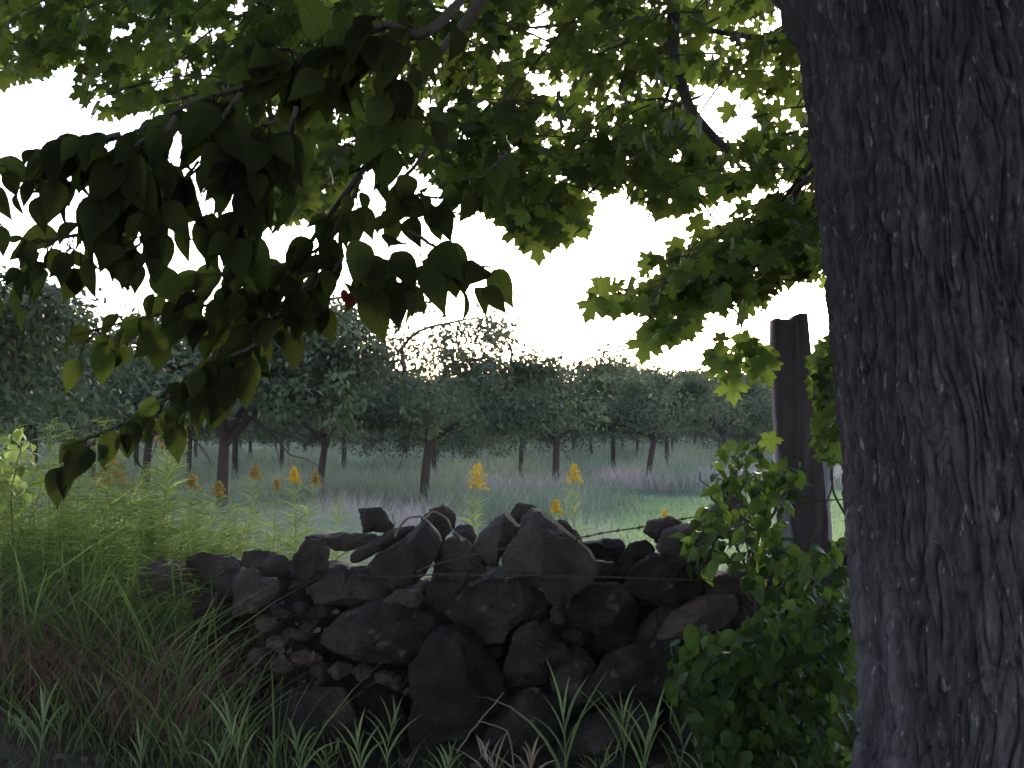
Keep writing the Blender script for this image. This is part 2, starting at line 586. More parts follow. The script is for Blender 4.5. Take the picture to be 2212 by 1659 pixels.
# heavy limbs above and the bare hooked branch hanging in the crown
limb([(1.22, 4.2, 2.55), (1.0, 4.25, 2.85), (.78, 4.3, 3.15), (.35, 4.6, 3.9), (-.5, 5.2, 5.0)], .19, .09, seed=1)
limb([(1.6, 4.2, 4.6), (1.4, 3.0, 5.6), (.6, 1.2, 6.3), (-1.0, -1.0, 6.8)], .2, .06, seed=2)
limb([(1.6, 4.3, 4.6), (2.2, 5.6, 5.6), (2.3, 7.2, 6.3)], .18, .06, seed=3)
limb([P(1500, -260, 4.9), P(1462, -60, 4.9), P(1455, 60, 4.9), P(1462, 150, 4.9), P(1490, 225, 4.9), P(1535, 285, 4.9), P(1575, 330, 4.9)], .026, .013, seed=4, wob=.012)
limb([P(1535, 285, 4.9), P(1500, 262, 5.0), P(1440, 212, 5.1), P(1380, 215, 5.2)], .008, .004, seed=14)
limb([P(1800, 420, 4.4), P(1745, 385, 4.6), P(1690, 470, 5.0), P(1640, 540, 5.2), P(1560, 590, 5.3)], .013, .004, seed=5)
limb([P(1800, 300, 4.4), P(1700, 420, 4.9), P(1640, 480, 5.1), P(1560, 560, 5.3), P(1420, 640, 5.4)], .010, .003, seed=6)
limb([P(1120, -160, 6), P(1085, 40, 6), P(1050, 110, 6), P(990, 180, 6), P(900, 300, 6.1)], .016, .005, seed=7)
limb([P(1700, 90, 5.6), P(1480, 55, 5.6), P(1300, 45, 5.7), P(1090, 60, 5.8)], .014, .005, seed=8)
limb([P(900, -120, 5.2), P(830, 30, 5.2), P(640, 60, 5.3), P(480, 180, 5.5), P(330, 230, 5.6)], .014, .005, seed=9)
limb([P(1270, 420, 5.0), P(1330, 360, 5.0), P(1420, 250, 5.2), P(1500, 80, 5.4)], .005, .009, seed=10)
limb([P(1560, 640, 5.2), P(1600, 700, 5.2), P(1590, 760, 5.2)], .005, .003, seed=11)

REG = [  # where leaves hang, how many sprays, near and far
    ([(-160, -160), (720, -160), (720, 250), (600, 330), (420, 250), (330, 240), (185, 262), (160, 130), (30, 185), (-160, 190)], 270, 4.6, 8.5),
    ([(600, -160), (1790, -160), (1790, 250), (1560, 190), (1450, 190), (1350, 250), (1150, 290), (600, 300)], 290, 4.4, 8.0),
    ([(640, 250), (1150, 260), (1280, 400), (1270, 510), (1190, 530), (1120, 500), (1000, 450), (940, 400), (850, 330), (780, 340), (740, 480), (560, 480), (560, 330)], 145, 4.6, 7.0),
    ([(1150, 250), (1480, 190), (1790, 240), (1790, 400), (1700, 400), (1560, 430), (1440, 480), (1330, 420), (1240, 400)], 105, 4.6, 7.0),
    ([(1790, 370), (1800, 640), (1690, 600), (1640, 690), (1540, 680), (1480, 740), (1400, 745), (1390, 690), (1300, 680), (1265, 600), (1380, 570), (1500, 480), (1640, 420)], 92, 4.4, 6.2),
    ([(1540, 730), (1640, 730), (1665, 790), (1580, 850), (1520, 800)], 3, 4.9, 5.2),
    ([(1750, 724), (1845, 724), (1845, 1000), (1772, 1000)], 75, 4.9, 6.0),
]
HOLES = [[(1490, 190), (1600, 190), (1650, 290), (1560, 330), (1500, 260)], [(1130, 150), (1230, 150), (1240, 215), (1140, 230)], [(1130, 60), (1180, 20), (1180, 120), (1130, 120)],
         [(560, 215), (600, 225), (610, 270), (560, 260)], [(240, 55), (290, 60), (285, 100), (240, 95)], [(1650, 250), (1700, 240), (1690, 290), (1640, 310)],
         [(1650, 640), (1790, 600), (1790, 730), (1660, 730)], [(1570, 350), (1620, 350), (1600, 390), (1560, 390)], [(190, 200), (240, 180), (250, 225), (200, 245)]]
lr = np.random.default_rng(11)
LP, LT, LN, LS, LC = [], [], [], [], []
tw = MB()


def spray(c, d, nl, size, L=.42):
    """one leafy twig: opposite pairs of leaves along a drooping stem"""
    d = unit(d)
    side = unit(np.cross(d, [0, 0, 1.0]) + 1e-6)
    ts = np.linspace(-.5, .5, 7)
    pts = c + d * (ts * L)[:, None] + np.array([0, 0, -1.0]) * (.25 * L * (ts + .5) ** 2)[:, None]
    P_, T_, N_ = [], [], []
    for a in range(nl):
        u = (a // 2 + .5) / max(1, nl / 2)
        b = pts[0] + (pts[-1] - pts[0]) * u
        s = 1 if a % 2 else -1
        pet = unit(side * s * .8 + d * .5 + lr.normal(size=3) * .35 + np.array([0, 0, -.15]))
        p1 = b + pet * .05
        P_.append(p1)
        T_.append(unit(pet * .55 + np.array([0, 0, -1.0]) * lr.uniform(.25, 1.1) + lr.normal(size=3) * .3))
        nrm = np.array([0, 0, 1.0]) * .7 + np.array([0, -1.0, 0]) * lr.uniform(-.6, 1.1) + lr.normal(size=3) * .45
        N_.append(nrm)
    return pts, np.array(P_), np.array(T_), np.array(N_)


for poly, n, d0, d1 in REG:
    pa = np.array(poly)
    lo, hi = pa.min(0), pa.max(0)
    made = 0
    while made < n:
        x, y = lr.uniform(lo, hi)
        if not inpoly(np.array([x]), np.array([y]), poly)[0]:
            continue
        made += 1
        d = lr.uniform(d0, d1)
        c = P(x, y, d)
        dr = unit(np.array([c[0] - 1.5, c[1] - 4.2, 0])) + lr.normal(size=3) * .45 + np.array([0, 0, -.25])
        pts, a, b, c2 = spray(c, dr, int(lr.integers(7, 12)), .1)
        qx, qy, qd = proj(a + b * .05)
        ok = inpoly(qx, qy, poly)
        for h in HOLES:
            ok &= ~(inpoly(qx, qy, h) & (lr.random(len(qx)) < .93))
        if not ok.any():
            continue
        if ok.mean() > .65:
            tube(tw, pts, np.linspace(.0035, .0018, len(pts)), 4, cap=False)
        LP.append(a[ok]); LT.append(b[ok]); LN.append(c2[ok])
        LS.append(lr.uniform(.056, .096, ok.sum())); LC.append(np.clip(lr.normal(.5, .33) + lr.normal(0, .22, ok.sum()), 0, 1))
# the lowest leaves, hanging singly where they can be told apart
for x, y, d, s_ in ((1545, 775, 4.9, .105), (1588, 765, 4.95, .10), (1578, 812, 4.9, .11), (1640, 770, 4.9, .12), (1612, 738, 5.0, .11), (1650, 745, 5.0, .10), (1560, 745, 5.0, .10), (1600, 720, 5.0, .11),
                    (1158, 505, 4.9, .12), (1110, 480, 4.9, .11), (1225, 470, 4.9, .12), (1180, 460, 5.0, .11), (1400, 720, 4.9, .12), (1420, 690, 5.0, .11), (1290, 640, 4.9, .11), (1300, 600, 5.0, .11), (1340, 640, 5.0, .10), (1460, 690, 5.0, .12),
                    (1795, 800, 5.4, .11), (1800, 880, 5.4, .11), (1790, 840, 5.5, .10), (1808, 930, 5.4, .12), (1660, 935, 5.3, .085)):
    LP.append(P(x, y, d)[None]); LT.append(unit(np.array([[lr.normal() * .35, -.15, -1.0]])))
    LN.append(np.array([[lr.normal() * .3, -1.0, .35 + lr.normal() * .25]])); LS.append(np.array([s_])); LC.append(np.array([lr.uniform(.6, 1)]))
    a_ = P(x, y, d)
    tube(tw, [a_, a_ + np.array([lr.normal() * .02, .02, .06])], .0012, 3, cap=False)
# unseen crown overhead; leaves low behind the viewer added to shade trunk and wall
n = 30000
x = lr.uniform(-8.5, 8.0, n); y = lr.uniform(-8.0, 6.3, n)
rr = np.hypot((x - .0) / 8.4, (y + .6) / 7.4)
low = np.where(y < -1.5, 3.9 - 2.4 * sstep(-1.5, -4.5, y), 3.9)
z = low + (7.4 - low) * lr.random(n) + .8 * (1 - rr)
pts = np.stack([x, y, z], -1)
cl = vnoise(pts * .9, 81)
px_, py_, pd_ = proj(pts)
keep = (rr < 1) & (cl > .22) & ~((pd_ > .3) & (py_ > -140) & (px_ > -400) & (px_ < 2700))
pts = pts[keep]
m_ = len(pts)
LP.append(pts); LT.append(unit(np.c_[lr.normal(size=(m_, 2)), -lr.uniform(.1, .8, m_)])); LN.append(np.c_[lr.normal(size=(m_, 2)) * .5, np.ones(m_)])
LS.append(lr.uniform(.16, .23, m_)); LC.append(lr.random(m_))
mb = MB()
scatter(mb, MAPLE, MAPLE_F, np.concatenate(LP), np.concatenate(LT), np.concatenate(LN), np.concatenate(LS), np.concatenate(LC))
mb.build('crown', M['maple_leaf'], maple, MLOC)
tw.build('twig', M['twig'], maple, MLOC)['kind'] = 'stuff'

# ------------------------------------------------------------------ the second tree whose dark boughs droop across the view
lin = empty('drooping_tree', (2.9, 1.2, float(H(2.9, 1.2))), 'dark boughs with big pointed oval leaves drooping in front of the orchard at left', 'tree')
LL = np.array(lin.location)
limb([(2.9, 1.2, 0), (2.85, 1.2, 1.5), (2.75, 1.3, 3.2), (2.4, 1.5, 4.6)], .16, .11, 'bark', lin, LL, 'trunk', 14, seed=21)
limb([(2.75, 1.3, 3.2), (1.9, 2.0, 3.9), (.9, 2.6, 3.75), (.25, 2.9, 3.0)], .07, .02, 'bark', lin, LL, 'limb', seed=22)
hub = np.array([.25, 2.9, 3.0])
lr = np.random.default_rng(23)
OP, OT, ON, OS, OC = [], [], [], [], []
PET = []


def oval_spray(pts, r0, leaves, px, t0=.15, hang=.75, both=True, start=None):
    """a bough through (pixel, pixel, metres) points with alternate hanging leaves; px = leaf length in pixels"""
    w = [P(*p) for p in pts]
    if start is not None:
        w = [start] + w
    c = limb(w, r0, .0022, 'twig', lin, LL, 'branch', 6, .01, seed=int(lr.integers(999)))
    n = len(c)
    d = np.mean([p[2] for p in pts])
    leaves = int(leaves * 1.9)
    for a in range(leaves):
        u = t0 + (1 - t0) * (a + lr.uniform(-.3, .3) + .5) / leaves
        u = min(max(u, 0), .999)
        f = u * (n - 1)
        i0 = int(f)
        b = c[i0] + (c[min(i0 + 1, n - 1)] - c[i0]) * (f - i0)
        tg = unit(c[min(i0 + 1, n - 1)] - c[max(i0 - 1, 0)])
        sd = unit(np.cross(tg, [0, 0, 1.0]))
        s = 1 if a % 2 else -1
        tip = unit(tg * .42 + sd * s * .4 + np.array([0, 0, -1.0]) * hang * lr.uniform(.1, 1.9) + lr.normal(size=3) * .30)
        OP.append(b + tip * .02 + sd * s * lr.uniform(0, .055) + np.array([0, 0, -1.0]) * lr.uniform(-.03, .045))
        PET.append((b, OP[-1]))
        OT.append(tip)
        ON.append(unit(np.array([0, -.9, .5]) + sd * s * .7 + lr.normal(size=3) * .6))
        OS.append(px * d / F * lr.uniform(.42, .92))
        OC.append(lr.uniform(0, 1))
    return c


S = oval_spray
S([(1040, 0, 2.9), (960, 95, 2.9), (880, 220, 2.9), (800, 345, 2.9), (700, 480, 2.9), (620, 600, 2.9), (520, 690, 2.9), (440, 800, 2.9)], .012, 22, 95, .3, start=hub)
S([(700, 560, 2.8), (640, 640, 2.8), (560, 720, 2.8), (470, 800, 2.8), (380, 850, 2.8), (270, 910, 2.8), (130, 965, 2.8)], .006, 34, 105, .1, .85)
S([(560, 740, 2.75), (500, 770, 2.75), (440, 800, 2.75), (410, 850, 2.75)], .004, 9, 92, .05, 1.1)
S([(650, 590, 2.9), (560, 640, 2.9), (440, 660, 2.9), (300, 690, 2.9), (170, 725, 2.9)], .005, 20, 100, .1, .75)
S([(620, 570, 2.8), (520, 590, 2.8), (430, 600, 2.8), (340, 640, 2.8)], .005, 14, 100, .1, .9)
S([(780, 380, 2.9), (740, 470, 2.9), (690, 540, 2.9), (590, 590, 2.9)], .005, 14, 98, .05, .8)
S([(760, 520, 2.8), (800, 560, 2.8), (850, 570, 2.8), (900, 600, 2.8)], .004, 12, 125, .0, .95)
S([(880, 500, 2.9), (940, 530, 2.9), (1000, 560, 2.9), (1060, 580, 2.9)], .004, 8, 125, .05, .5)
S([(740, 560, 2.8), (700, 600, 2.8), (650, 640, 2.8)], .004, 8, 95, .0, .9)
S([(960, 250, 3.0), (900, 350, 3.0), (850, 400, 3.0), (900, 420, 3.0), (960, 430, 3.0)], .005, 13, 92, .3, .6)
S([(1100, 330, 3.2), (1040, 380, 3.2), (990, 390, 3.2)], .004, 6, 82, .1, .5)
S([(980, 20, 2.6), (830, 50, 2.6), (700, 110, 2.6), (580, 165, 2.6), (480, 200, 2.6), (380, 240, 2.5), (260, 300, 2.5), (120, 320, 2.5)], .010, 34, 120, .12, .7, start=hub)
S([(900, 60, 2.6), (800, 90, 2.6), (700, 130, 2.6), (620, 110, 2.6), (540, 90, 2.6)], .005, 22, 130, .0, .7)
S([(520, 200, 2.5), (480, 260, 2.5), (470, 340, 2.5), (440, 420, 2.5)], .005, 14, 140, .1, .9)
S([(640, 230, 2.5), (620, 300, 2.5), (570, 360, 2.5), (520, 440, 2.5), (500, 480, 2.5)], .005, 17, 140, .05, .95)
S([(380, 250, 2.4), (350, 300, 2.4), (340, 380, 2.4), (355, 450, 2.4), (345, 500, 2.4)], .005, 15, 130, .1, 1.0)
S([(330, 290, 2.4), (280, 330, 2.4), (250, 400, 2.4), (240, 440, 2.4)], .005, 12, 145, .1, 1.1)
S([(260, 290, 2.4), (180, 310, 2.4), (120, 330, 2.4), (90, 350, 2.4)], .005, 13, 125, .05, .8)
S([(360, 480, 2.4), (300, 520, 2.4), (270, 540, 2.4)], .003, 5, 90, .1, .9)
S([(-120, 330, 2.4), (-40, 350, 2.4), (20, 365, 2.4)], .004, 6, 100, .1, .8, start=P(-260, 200, 2.4))
S([(-120, 440, 2.4), (-50, 460, 2.4), (0, 480, 2.4)], .004, 4, 85, .1, .8)
S([(240, 490, 2.4), (170, 510, 2.4), (110, 520, 2.4), (40, 520, 2.4)], .004, 13, 105, .1, .8)
S([(100, 590, 2.4), (40, 600, 2.4), (-60, 610, 2.4)], .004, 5, 90, .1, .9)
S([(600, 260, 2.5), (560, 280, 2.5), (520, 330, 2.5)], .003, 8, 120, .1, .9)
S([(800, 120, 2.6), (850, 170, 2.6), (880, 210, 2.6), (830, 260, 2.6)], .004, 10, 115, .05, .7)
mb = MB()
scatter(mb, OVAL, OVAL_F, np.array(OP), np.array(OT), np.array(ON), np.array(OS), np.array(OC))
for a_, b_ in PET:
    tube(mb, [a_, .5 * (a_ + b_) + [0, 0, .004], b_], .0013, 3, cap=False)
mb.build('foliage', M['oval_leaf'], lin, LL)
mb = MB()
p_ = np.array([P(742, 625, 2.75), P(757, 632, 2.78)])
scatter(mb, OVAL, OVAL_F, p_, np.array([[.1, 0, -1], [-.15, .1, -1]]), np.array([[.6, -1, .3], [.3, -1, .9]]), np.array([.026, .034]), .5)
o = mb.build('reddened_leaf', M['red_leaf'], lin, LL)
o['label'] = 'reddened leaf on the drooping bough'

# ------------------------------------------------------------------ orchard
def orchard_mesh(seed, skirt=0.0):
    r = np.random.default_rng(seed)
    t = MB()
    hgt = r.uniform(1.0, 1.15)
    lean = r.normal(size=2) * .05
    top = np.array([lean[0], lean[1], hgt])
    tube(t, curve([(0, 0, -.15), (lean[0] * .3, lean[1] * .3, hgt * .5), top], 9), np.linspace(.068, .054, 9) * np.r_[1.15, 1.05, np.ones(7)], 10, .5)
    ends = []

    def grow(p, d, L, rad, lev):
        d = unit(d)
        q = [p]
        for s in range(4):
            d = unit(d + r.normal(size=3) * .13 + np.array([0, 0, .05 if lev < 2 else -.12]))
            d = unit(d * np.array([1, 1, 1 if q[-1][2] < 2.1 or d[2] < 0 else .45]))
            q.append(q[-1] + d * L / 4)
        q = np.array(q)
        tube(t, curve(q, 7), np.linspace(rad, rad * .55, 7), 7 if lev < 2 else 4, .5, cap=False)
        if lev >= 2:
            ends.append(q)
        if lev < 3:
            for c in range(4 if lev < 2 else 3):
                u = r.uniform(.35, 1.0)
                b = q[0] + (q[-1] - q[0]) * u if c else q[-1]
                b = q[min(4, int(u * 4))] if c else q[-1]
                grow(b, d + r.normal(size=3) * .75 + np.array([0, 0, .1]), L * r.uniform(.55, .75), rad * .5, lev + 1)

    nl = int(r.integers(3, 5))
    for a in range(nl):
        th = 2 * pi * a / nl + r.normal() * .3
        grow(top - np.array([0, 0, .03 * a]), np.array([cos(th), sin(th), r.uniform(.75, 1.25)]), r.uniform(1.15, 1.5), .05, 0)
    leaf, tp = [], []
    for q in ends:
        n = 62
        u = r.random(n) * 3.999
        i0 = u.astype(int)
        b = q[i0] + (q[i0 + 1] - q[i0]) * (u - i0)[:, None]
        leaf.append(b + r.normal(size=(n, 3)) * .105 + np.array([0, 0, -.04]))
    leaf = np.concatenate(leaf)
    # fill the skirts of the crown
    m = 5200
    a = r.random(m) * 2 * pi
    rad = 2.35 * np.sqrt(r.random(m)) * (1 + .12 * np.sin(a * 3 + seed))
    hz = 1.40 - skirt + .42 * r.random(m) * (1 + rad * .4) - .10 * rad
    e = np.c_[rad * np.cos(a), rad * np.sin(a), hz]
    e = e[vnoise(e * 2.3 + seed, 91) > .47]
    leaf = np.concatenate([leaf, e])
    # keep the broad low shape of a pruned tree
    rho = np.hypot(leaf[:, 0], leaf[:, 1])
    s = np.maximum(1, rho / 2.45)
    leaf[:, :2] /= s[:, None] ** .8
    leaf[:, 2] = np.where(leaf[:, 2] > 2.9, 2.9 + (leaf[:, 2] - 2.9) * .62, leaf[:, 2])
    floor_ = 1.10 - skirt + .12 * np.sin(3 * np.arctan2(leaf[:, 1], leaf[:, 0]) + seed) + .55 * np.maximum(0, 1 - np.hypot(leaf[:, 0], leaf[:, 1]) / 1.3)
    leaf[:, 2] = np.maximum(leaf[:, 2], floor_ + r.random(len(leaf)) * .45)
    n = len(leaf)
    outd = unit(np.c_[leaf[:, :2], np.zeros(n)])
    tip = outd * .5 + r.normal(size=(n, 3)) * .6 + np.array([0, 0, -.35])
    nrm = np.array([0, 0, .9]) + outd * .4 + r.normal(size=(n, 3)) * .55
    c = MB()
    scatter(c, DIA, DIA_F, leaf, tip, nrm, r.uniform(.068, .112, n), np.clip(.5 + 1.2 * (vnoise(leaf * 1.6, 95) - .5) + r.normal(0, .18, n), 0, 1))
    return t, c


protos = []
for s in (3, 8, 14, 27, 33, 41):
    t, c = orchard_mesh(s, .45 if s > 30 else 0)
    to = t.build('trunk', M['orchard_bark'])
    co = c.build('crown', M['orchard_leaf'])
    protos.append((to.data, co.data))
    bpy.data.objects.remove(to); bpy.data.objects.remove(co)


def fruit_tree(x, y, proto, rot, sc, label, group='rows of orchard trees', sx=1.0):
    e = empty('orchard_tree', (x, y, float(H(x, y))), label, 'tree', group)
    e.rotation_euler = (0, 0, rot)
    e.scale = (sc * sx, sc * sx, sc)
    for nm, me in zip(('trunk', 'crown'), protos[proto]):
        o = bpy.data.objects.new(nm, me)
        COL.objects.link(o)
        o.parent = e
    return e


FT = [
    (-6.2, 15.2, 0, .4, 1.22, 'nearest paler green orchard tree at the left edge, trunk hidden by tall weeds'),
    (-4.0, 19.4, 1, 1.3, 1.26, 'orchard tree with a reddish forked trunk standing behind the tall goldenrod'),
    (-1.45, 23.0, 2, 2.2, 1.16, 'round-crowned orchard tree with a Y-forked trunk rising behind the vine-wrapped stone'),
    (.86, 27.8, 3, .2, 1.04, 'orchard tree with a slim straight trunk just left of the right-hand goldenrod'),
    (3.13, 32.4, 0, 3.3, 1.08, 'orchard tree whose trunk stands in the pink grass beyond the mown strip'),
    (5.6, 37.0, 1, 4.0, 1.10, 'orchard tree half hidden behind the weathered fence post'),
    (-6.15, 23.6, 3, 5.1, 1.1, 'dark orchard tree behind the tallest goldenrod, in the second row'),
    (-3.8, 27.9, 0, 2.6, 1.1, 'orchard tree with a thin dark trunk behind the twin-headed goldenrod'),
    (-6.5, 33.0, 2, 1.0, 1.1, 'orchard tree seen between the reddish forked trunk and the small curled goldenrod'),
    (-2.4, 45.0, 1, .5, 1.1, 'small distant orchard tree whose trunk shows just right of the Y-forked trunk'),
    (-8.8, 29.5, 1, 3.9, 1.1, 'orchard tree in deep shade left of the tallest goldenrod'),
    (-11.2, 42.0, 2, .9, 1.1, 'farther orchard tree with a thin trunk glimpsed above the weeds at left'),
]
for i_, a in enumerate(FT):
    fruit_tree(*a, sx=1.04)
tr = np.random.default_rng(5)
for rw in range(0, 9):
    for st in range(-2, 12):
        x = -4.0 - 2.4 * rw + 2.3 * st
        y = 19.4 + 4.6 * rw + 4.5 * st
        if rw == 0 and st <= 4 or rw == 1 and st <= 1 or rw == 2 and st <= 1:
            continue
        if y > 78 or y < 18 or abs(x / y) > .43 or x / y < -.42:
            continue
        x += tr.normal() * .25; y += tr.normal() * .3
        if any(math.hypot(x - a[0], y - a[1]) < 3.2 for a in FT):
            continue
        fruit_tree(x, y, 4 + int(tr.integers(2)), tr.uniform(0, 6.3), tr.uniform(.84, 1.16), 'far orchard tree in the back rows, its crown merging with its neighbours')

# the dark wood beyond the last row
r = np.random.default_rng(61)
n = 52000
x = r.uniform(-60, 60, n)
ridge = 3.0 + 3.0 * fbm(np.stack([x * .16, 0 * x, 0 * x], -1), 3, 63)
p = np.stack([x, r.uniform(88, 95, n), ridge * r.random(n) ** 1.1], -1)
p = p[vnoise(p * .7, 67) > .22]
n = len(p)
m = MB()
scatter(m, DIA, DIA_F, p, r.normal(size=(n, 3)) + [0, 0, -.4], r.normal(size=(n, 3)) + [0, -.5, .6], r.uniform(.35, .6, n), np.clip(r.normal(.35, .25, n), 0, 1))
tag(m.build('far_wood', M['orchard_leaf']), 'dark wood closing the view far behind the last orchard row', 'wood', None, 'stuff')

# ------------------------------------------------------------------ field grass
gr = np.random.default_rng(31)


def fieldpts(n, y0, y1, p=1.6):
    """more blades near, fewer far, spread over the visible wedge"""
    u = gr.random(n)
    y = (y0 ** (1 - p) + u * (y1 ** (1 - p) - y0 ** (1 - p))) ** (1 / (1 - p))
    x = y * gr.uniform(-.42, .42, n)
    return x, y


def lawnmask(x, y):
    b = 27.5 + 1.5 * np.sin(x * 1.3)
    return sstep(.3, 1.6, x - .12 * (y - 18)) * (1 - sstep(b - 1, b + 1, y)) * sstep(9, 12, y)


def pinkmask(x, y):
    px, py, d = proj(np.stack([x, y, .3 + 0 * x], -1))
    f = fbm(np.stack([x * .45, y * .22, 0 * x], -1), 3, 13)
    band = sstep(28.8, 29.6, y) * (1 - sstep(32.5, 34, y)) * sstep(.6, 1.4, x)
    a = sstep(-3.2, -2.6, x) * (1 - sstep(-.9, -.1, x)) * sstep(14, 16, y) * (1 - sstep(21, 24, y))
    b = sstep(-1.2, -.6, x) * (1 - sstep(1.0, 1.6, x)) * sstep(24, 25.5, y) * (1 - sstep(28.5, 30, y))
    return np.clip(band * .9 + a * .35 + b * .6, 0, 1) * sstep(.36, .56, f)


n = 170000
x, y = fieldpts(n, 8.0, 85)
lm, pm = lawnmask(x, y), pinkmask(x, y)
tus = fbm(np.stack([x * .42, y * .26, 0 * x], -1), 4, 17)
h = (.06 + .52 * sstep(.40, .60, tus)) * gr.uniform(.6, 1.2, n)
k1 = (gr.random(n) > lm) & (gr.random(n) > pm * .8)
base = np.stack([x, y, H(x, y) - .02], -1)
la = gr.uniform(0, 2 * pi, n)
lean = np.stack([np.cos(la), np.sin(la)], -1)
wd = np.maximum(.007, y * .00065)
tint = np.clip(.25 + 1.1 * (fbm(np.stack([x * .3, y * .2, 0 * x], -1), 3, 19) - .3) + gr.normal(0, .15, n), 0, 1)
mb = MB()
blades(mb, base[k1], h[k1], lean[k1], gr.uniform(.2, .8, n)[k1], wd[k1] * gr.uniform(.8, 1.4, k1.sum()), tint[k1], 2)
tag(mb.build('field_grass', M['field_grass']), 'tall bluish green meadow grass in soft tussocks between the orchard rows', 'grass', None, 'stuff')
k2 = lm > gr.random(n) * .9
n2 = 70000
x2, y2 = gr.uniform(.3, 9, n2), gr.uniform(11, 29, n2)
kk = lawnmask(x2, y2) > gr.random(n2)
x2, y2 = x2[kk], y2[kk]
n2 = len(x2)
la = gr.uniform(0, 2 * pi, n2)
mb = MB()
blades(mb, np.stack([x2, y2, H(x2, y2) - .01], -1), gr.uniform(.05, .13, n2), np.stack([np.cos(la), np.sin(la)], -1), gr.uniform(.2, .9, n2), np.maximum(.008, y2 * .0007), np.clip(gr.normal(.5, .2, n2) + .6 * (fbm(np.stack([x2, y2, 0 * x2], -1), 3, 23) - .5), 0, 1), 2)
tag(mb.build('mown_grass', M['lawn_grass']), 'short bright green mown grass between the wall and the pink grass', 'grass', None, 'stuff')
n3 = 160000
x, y = fieldpts(n3, 13, 40, 1.2)
k3 = pinkmask(x, y) > gr.random(n3) * .8 + .12
x, y = x[k3], y[k3]
n3 = len(x)
la = gr.uniform(0, 2 * pi, n3)
mb = MB()
blades(mb, np.stack([x, y, H(x, y) + .05], -1), gr.uniform(.28, .55, n3), np.stack([np.cos(la), np.sin(la)], -1), gr.uniform(.2, .9, n3), np.maximum(.006, y * .0005), gr.random(n3), 2)
tag(mb.build('pink_grass', M['pink_grass']), 'hazy pinkish seed heads of tall grass in patches across the field', 'grass', None, 'stuff')
# ------------------------------------------------------------------ dry stone wall
bm = bmesh.new()
bmesh.ops.create_icosphere(bm, subdivisions=6, radius=1)
ICO = np.array([v.co[:] for v in bm.verts])
ICO_F = np.array([[v.index for v in f.verts] for f in bm.faces])
bm.free()
bm = bmesh.new()
bmesh.ops.create_icosphere(bm, subdivisions=4, radius=1)
ICO4 = np.array([v.co[:] for v in bm.verts])
ICO4_F = np.array([[v.index for v in f.verts] for f in bm.faces])
bm.free()
wall = empty('stone_wall', (0.1, 6.45, .1), 'tumbled dry stone wall of dark heaped fieldstones crossing the middle of the picture', 'wall')
WL = np.array(wall.location)


def stone(poly, d, thick=None, seed=0, mat='shaded_stone', cuts=13, label=None, fine=True, parent=wall, loc=WL, name='stone', rough=1.0):
    r = np.random.default_rng(seed + 100)
    S_, F_ = (ICO, ICO_F) if fine else (ICO4, ICO4_F)
    pp = np.array([[P(x, y, d)[0], P(x, y, d)[2]] for x, y in poly])
    lo, hi = pp.min(0), pp.max(0)
    c = .5 * (lo + hi)
    c = .5 * c + .5 * pp.mean(0)
    mr_ = .5 * math.sqrt(np.prod(hi - lo))
    th = min(max(.85 * mr_, .06), .26) if thick is None else thick
    p = S_.copy()
    for k in range(cuts):
        nrm = unit(r.normal(size=3))
        dd = r.uniform(.52, .92)
        e = p @ nrm - dd
        p = p - np.maximum(e, 0)[:, None] * nrm * .985
    thv = np.arctan2(p[:, 1], p[:, 0])
    rho = np.hypot(p[:, 0], p[:, 1])
    nb = 96
    bi = ((thv + pi) / (2 * pi) * nb).astype(int) % nb
    env = np.zeros(nb)
    np.maximum.at(env, bi, rho)
    env = np.convolve(np.r_[env[-2:], env, env[:2]], np.ones(5) / 5, 'valid')
    tcen = (np.arange(nb) + .5) / nb * 2 * pi - pi
    rhoN = rho / np.interp(thv, np.r_[tcen - 2 * pi, tcen, tcen + 2 * pi], np.r_[env, env, env])
    # distance to the outline in every direction
    ta = np.linspace(-pi, pi, 361)
    Rr = np.zeros(361)
    q = pp - c
    for i in range(len(q)):
        a, b = q[i], q[(i + 1) % len(q)]
        e = b - a
        dirs = np.stack([np.cos(ta), np.sin(ta)], -1)
        den = dirs[:, 0] * e[1] - dirs[:, 1] * e[0]
        den = np.where(np.abs(den) < 1e-9, 1e-9, den)
        t = (a[0] * e[1] - a[1] * e[0]) / den
        s = (a[0] * dirs[:, 1] - a[1] * dirs[:, 0]) / den
        ok = (t > 0) & (s >= -.001) & (s <= 1.001)
        Rr = np.where(ok, np.maximum(Rr, t), Rr)
    Rr = np.where(Rr <= 0, mr_, Rr)
    kk = np.ones(9) / 9
    Rr = np.convolve(np.r_[Rr[-5:-1], Rr, Rr[1:5]], kk, 'valid')
    Rv = np.interp(thv, ta, Rr)
    ox = rhoN * Rv * np.cos(thv)
    oz = rhoN * Rv * np.sin(thv)
    oy = p[:, 2] * th
    v = np.stack([c[0] + ox, np.full(len(p), P(1106, 829, d)[1]) - oy + .15 * oz, c[1] + oz], -1)
    nd_ = unit(np.stack([ox, -oy, oz], -1))
    w = v * 9 + seed
    v = v + nd_ * (mr_ * .10 * (fbm(w * .6, 3, seed) - .5) + (.026 * rough) * (fbm(w * 2.6, 4, seed + 5) - .5) + .010 * rough * (fbm(w * 8, 3, seed + 8) - .5))[:, None]
    tint = np.clip(.5 + 1.1 * (fbm(v * 4 + seed, 3, seed + 9) - .5) + r.normal(0, .10), 0, 1)
    m = MB()
    m.add(v, F_, tint)
    o = m.build(name, M[mat], parent, loc)
    if label:
        o['label'] = label
    return o


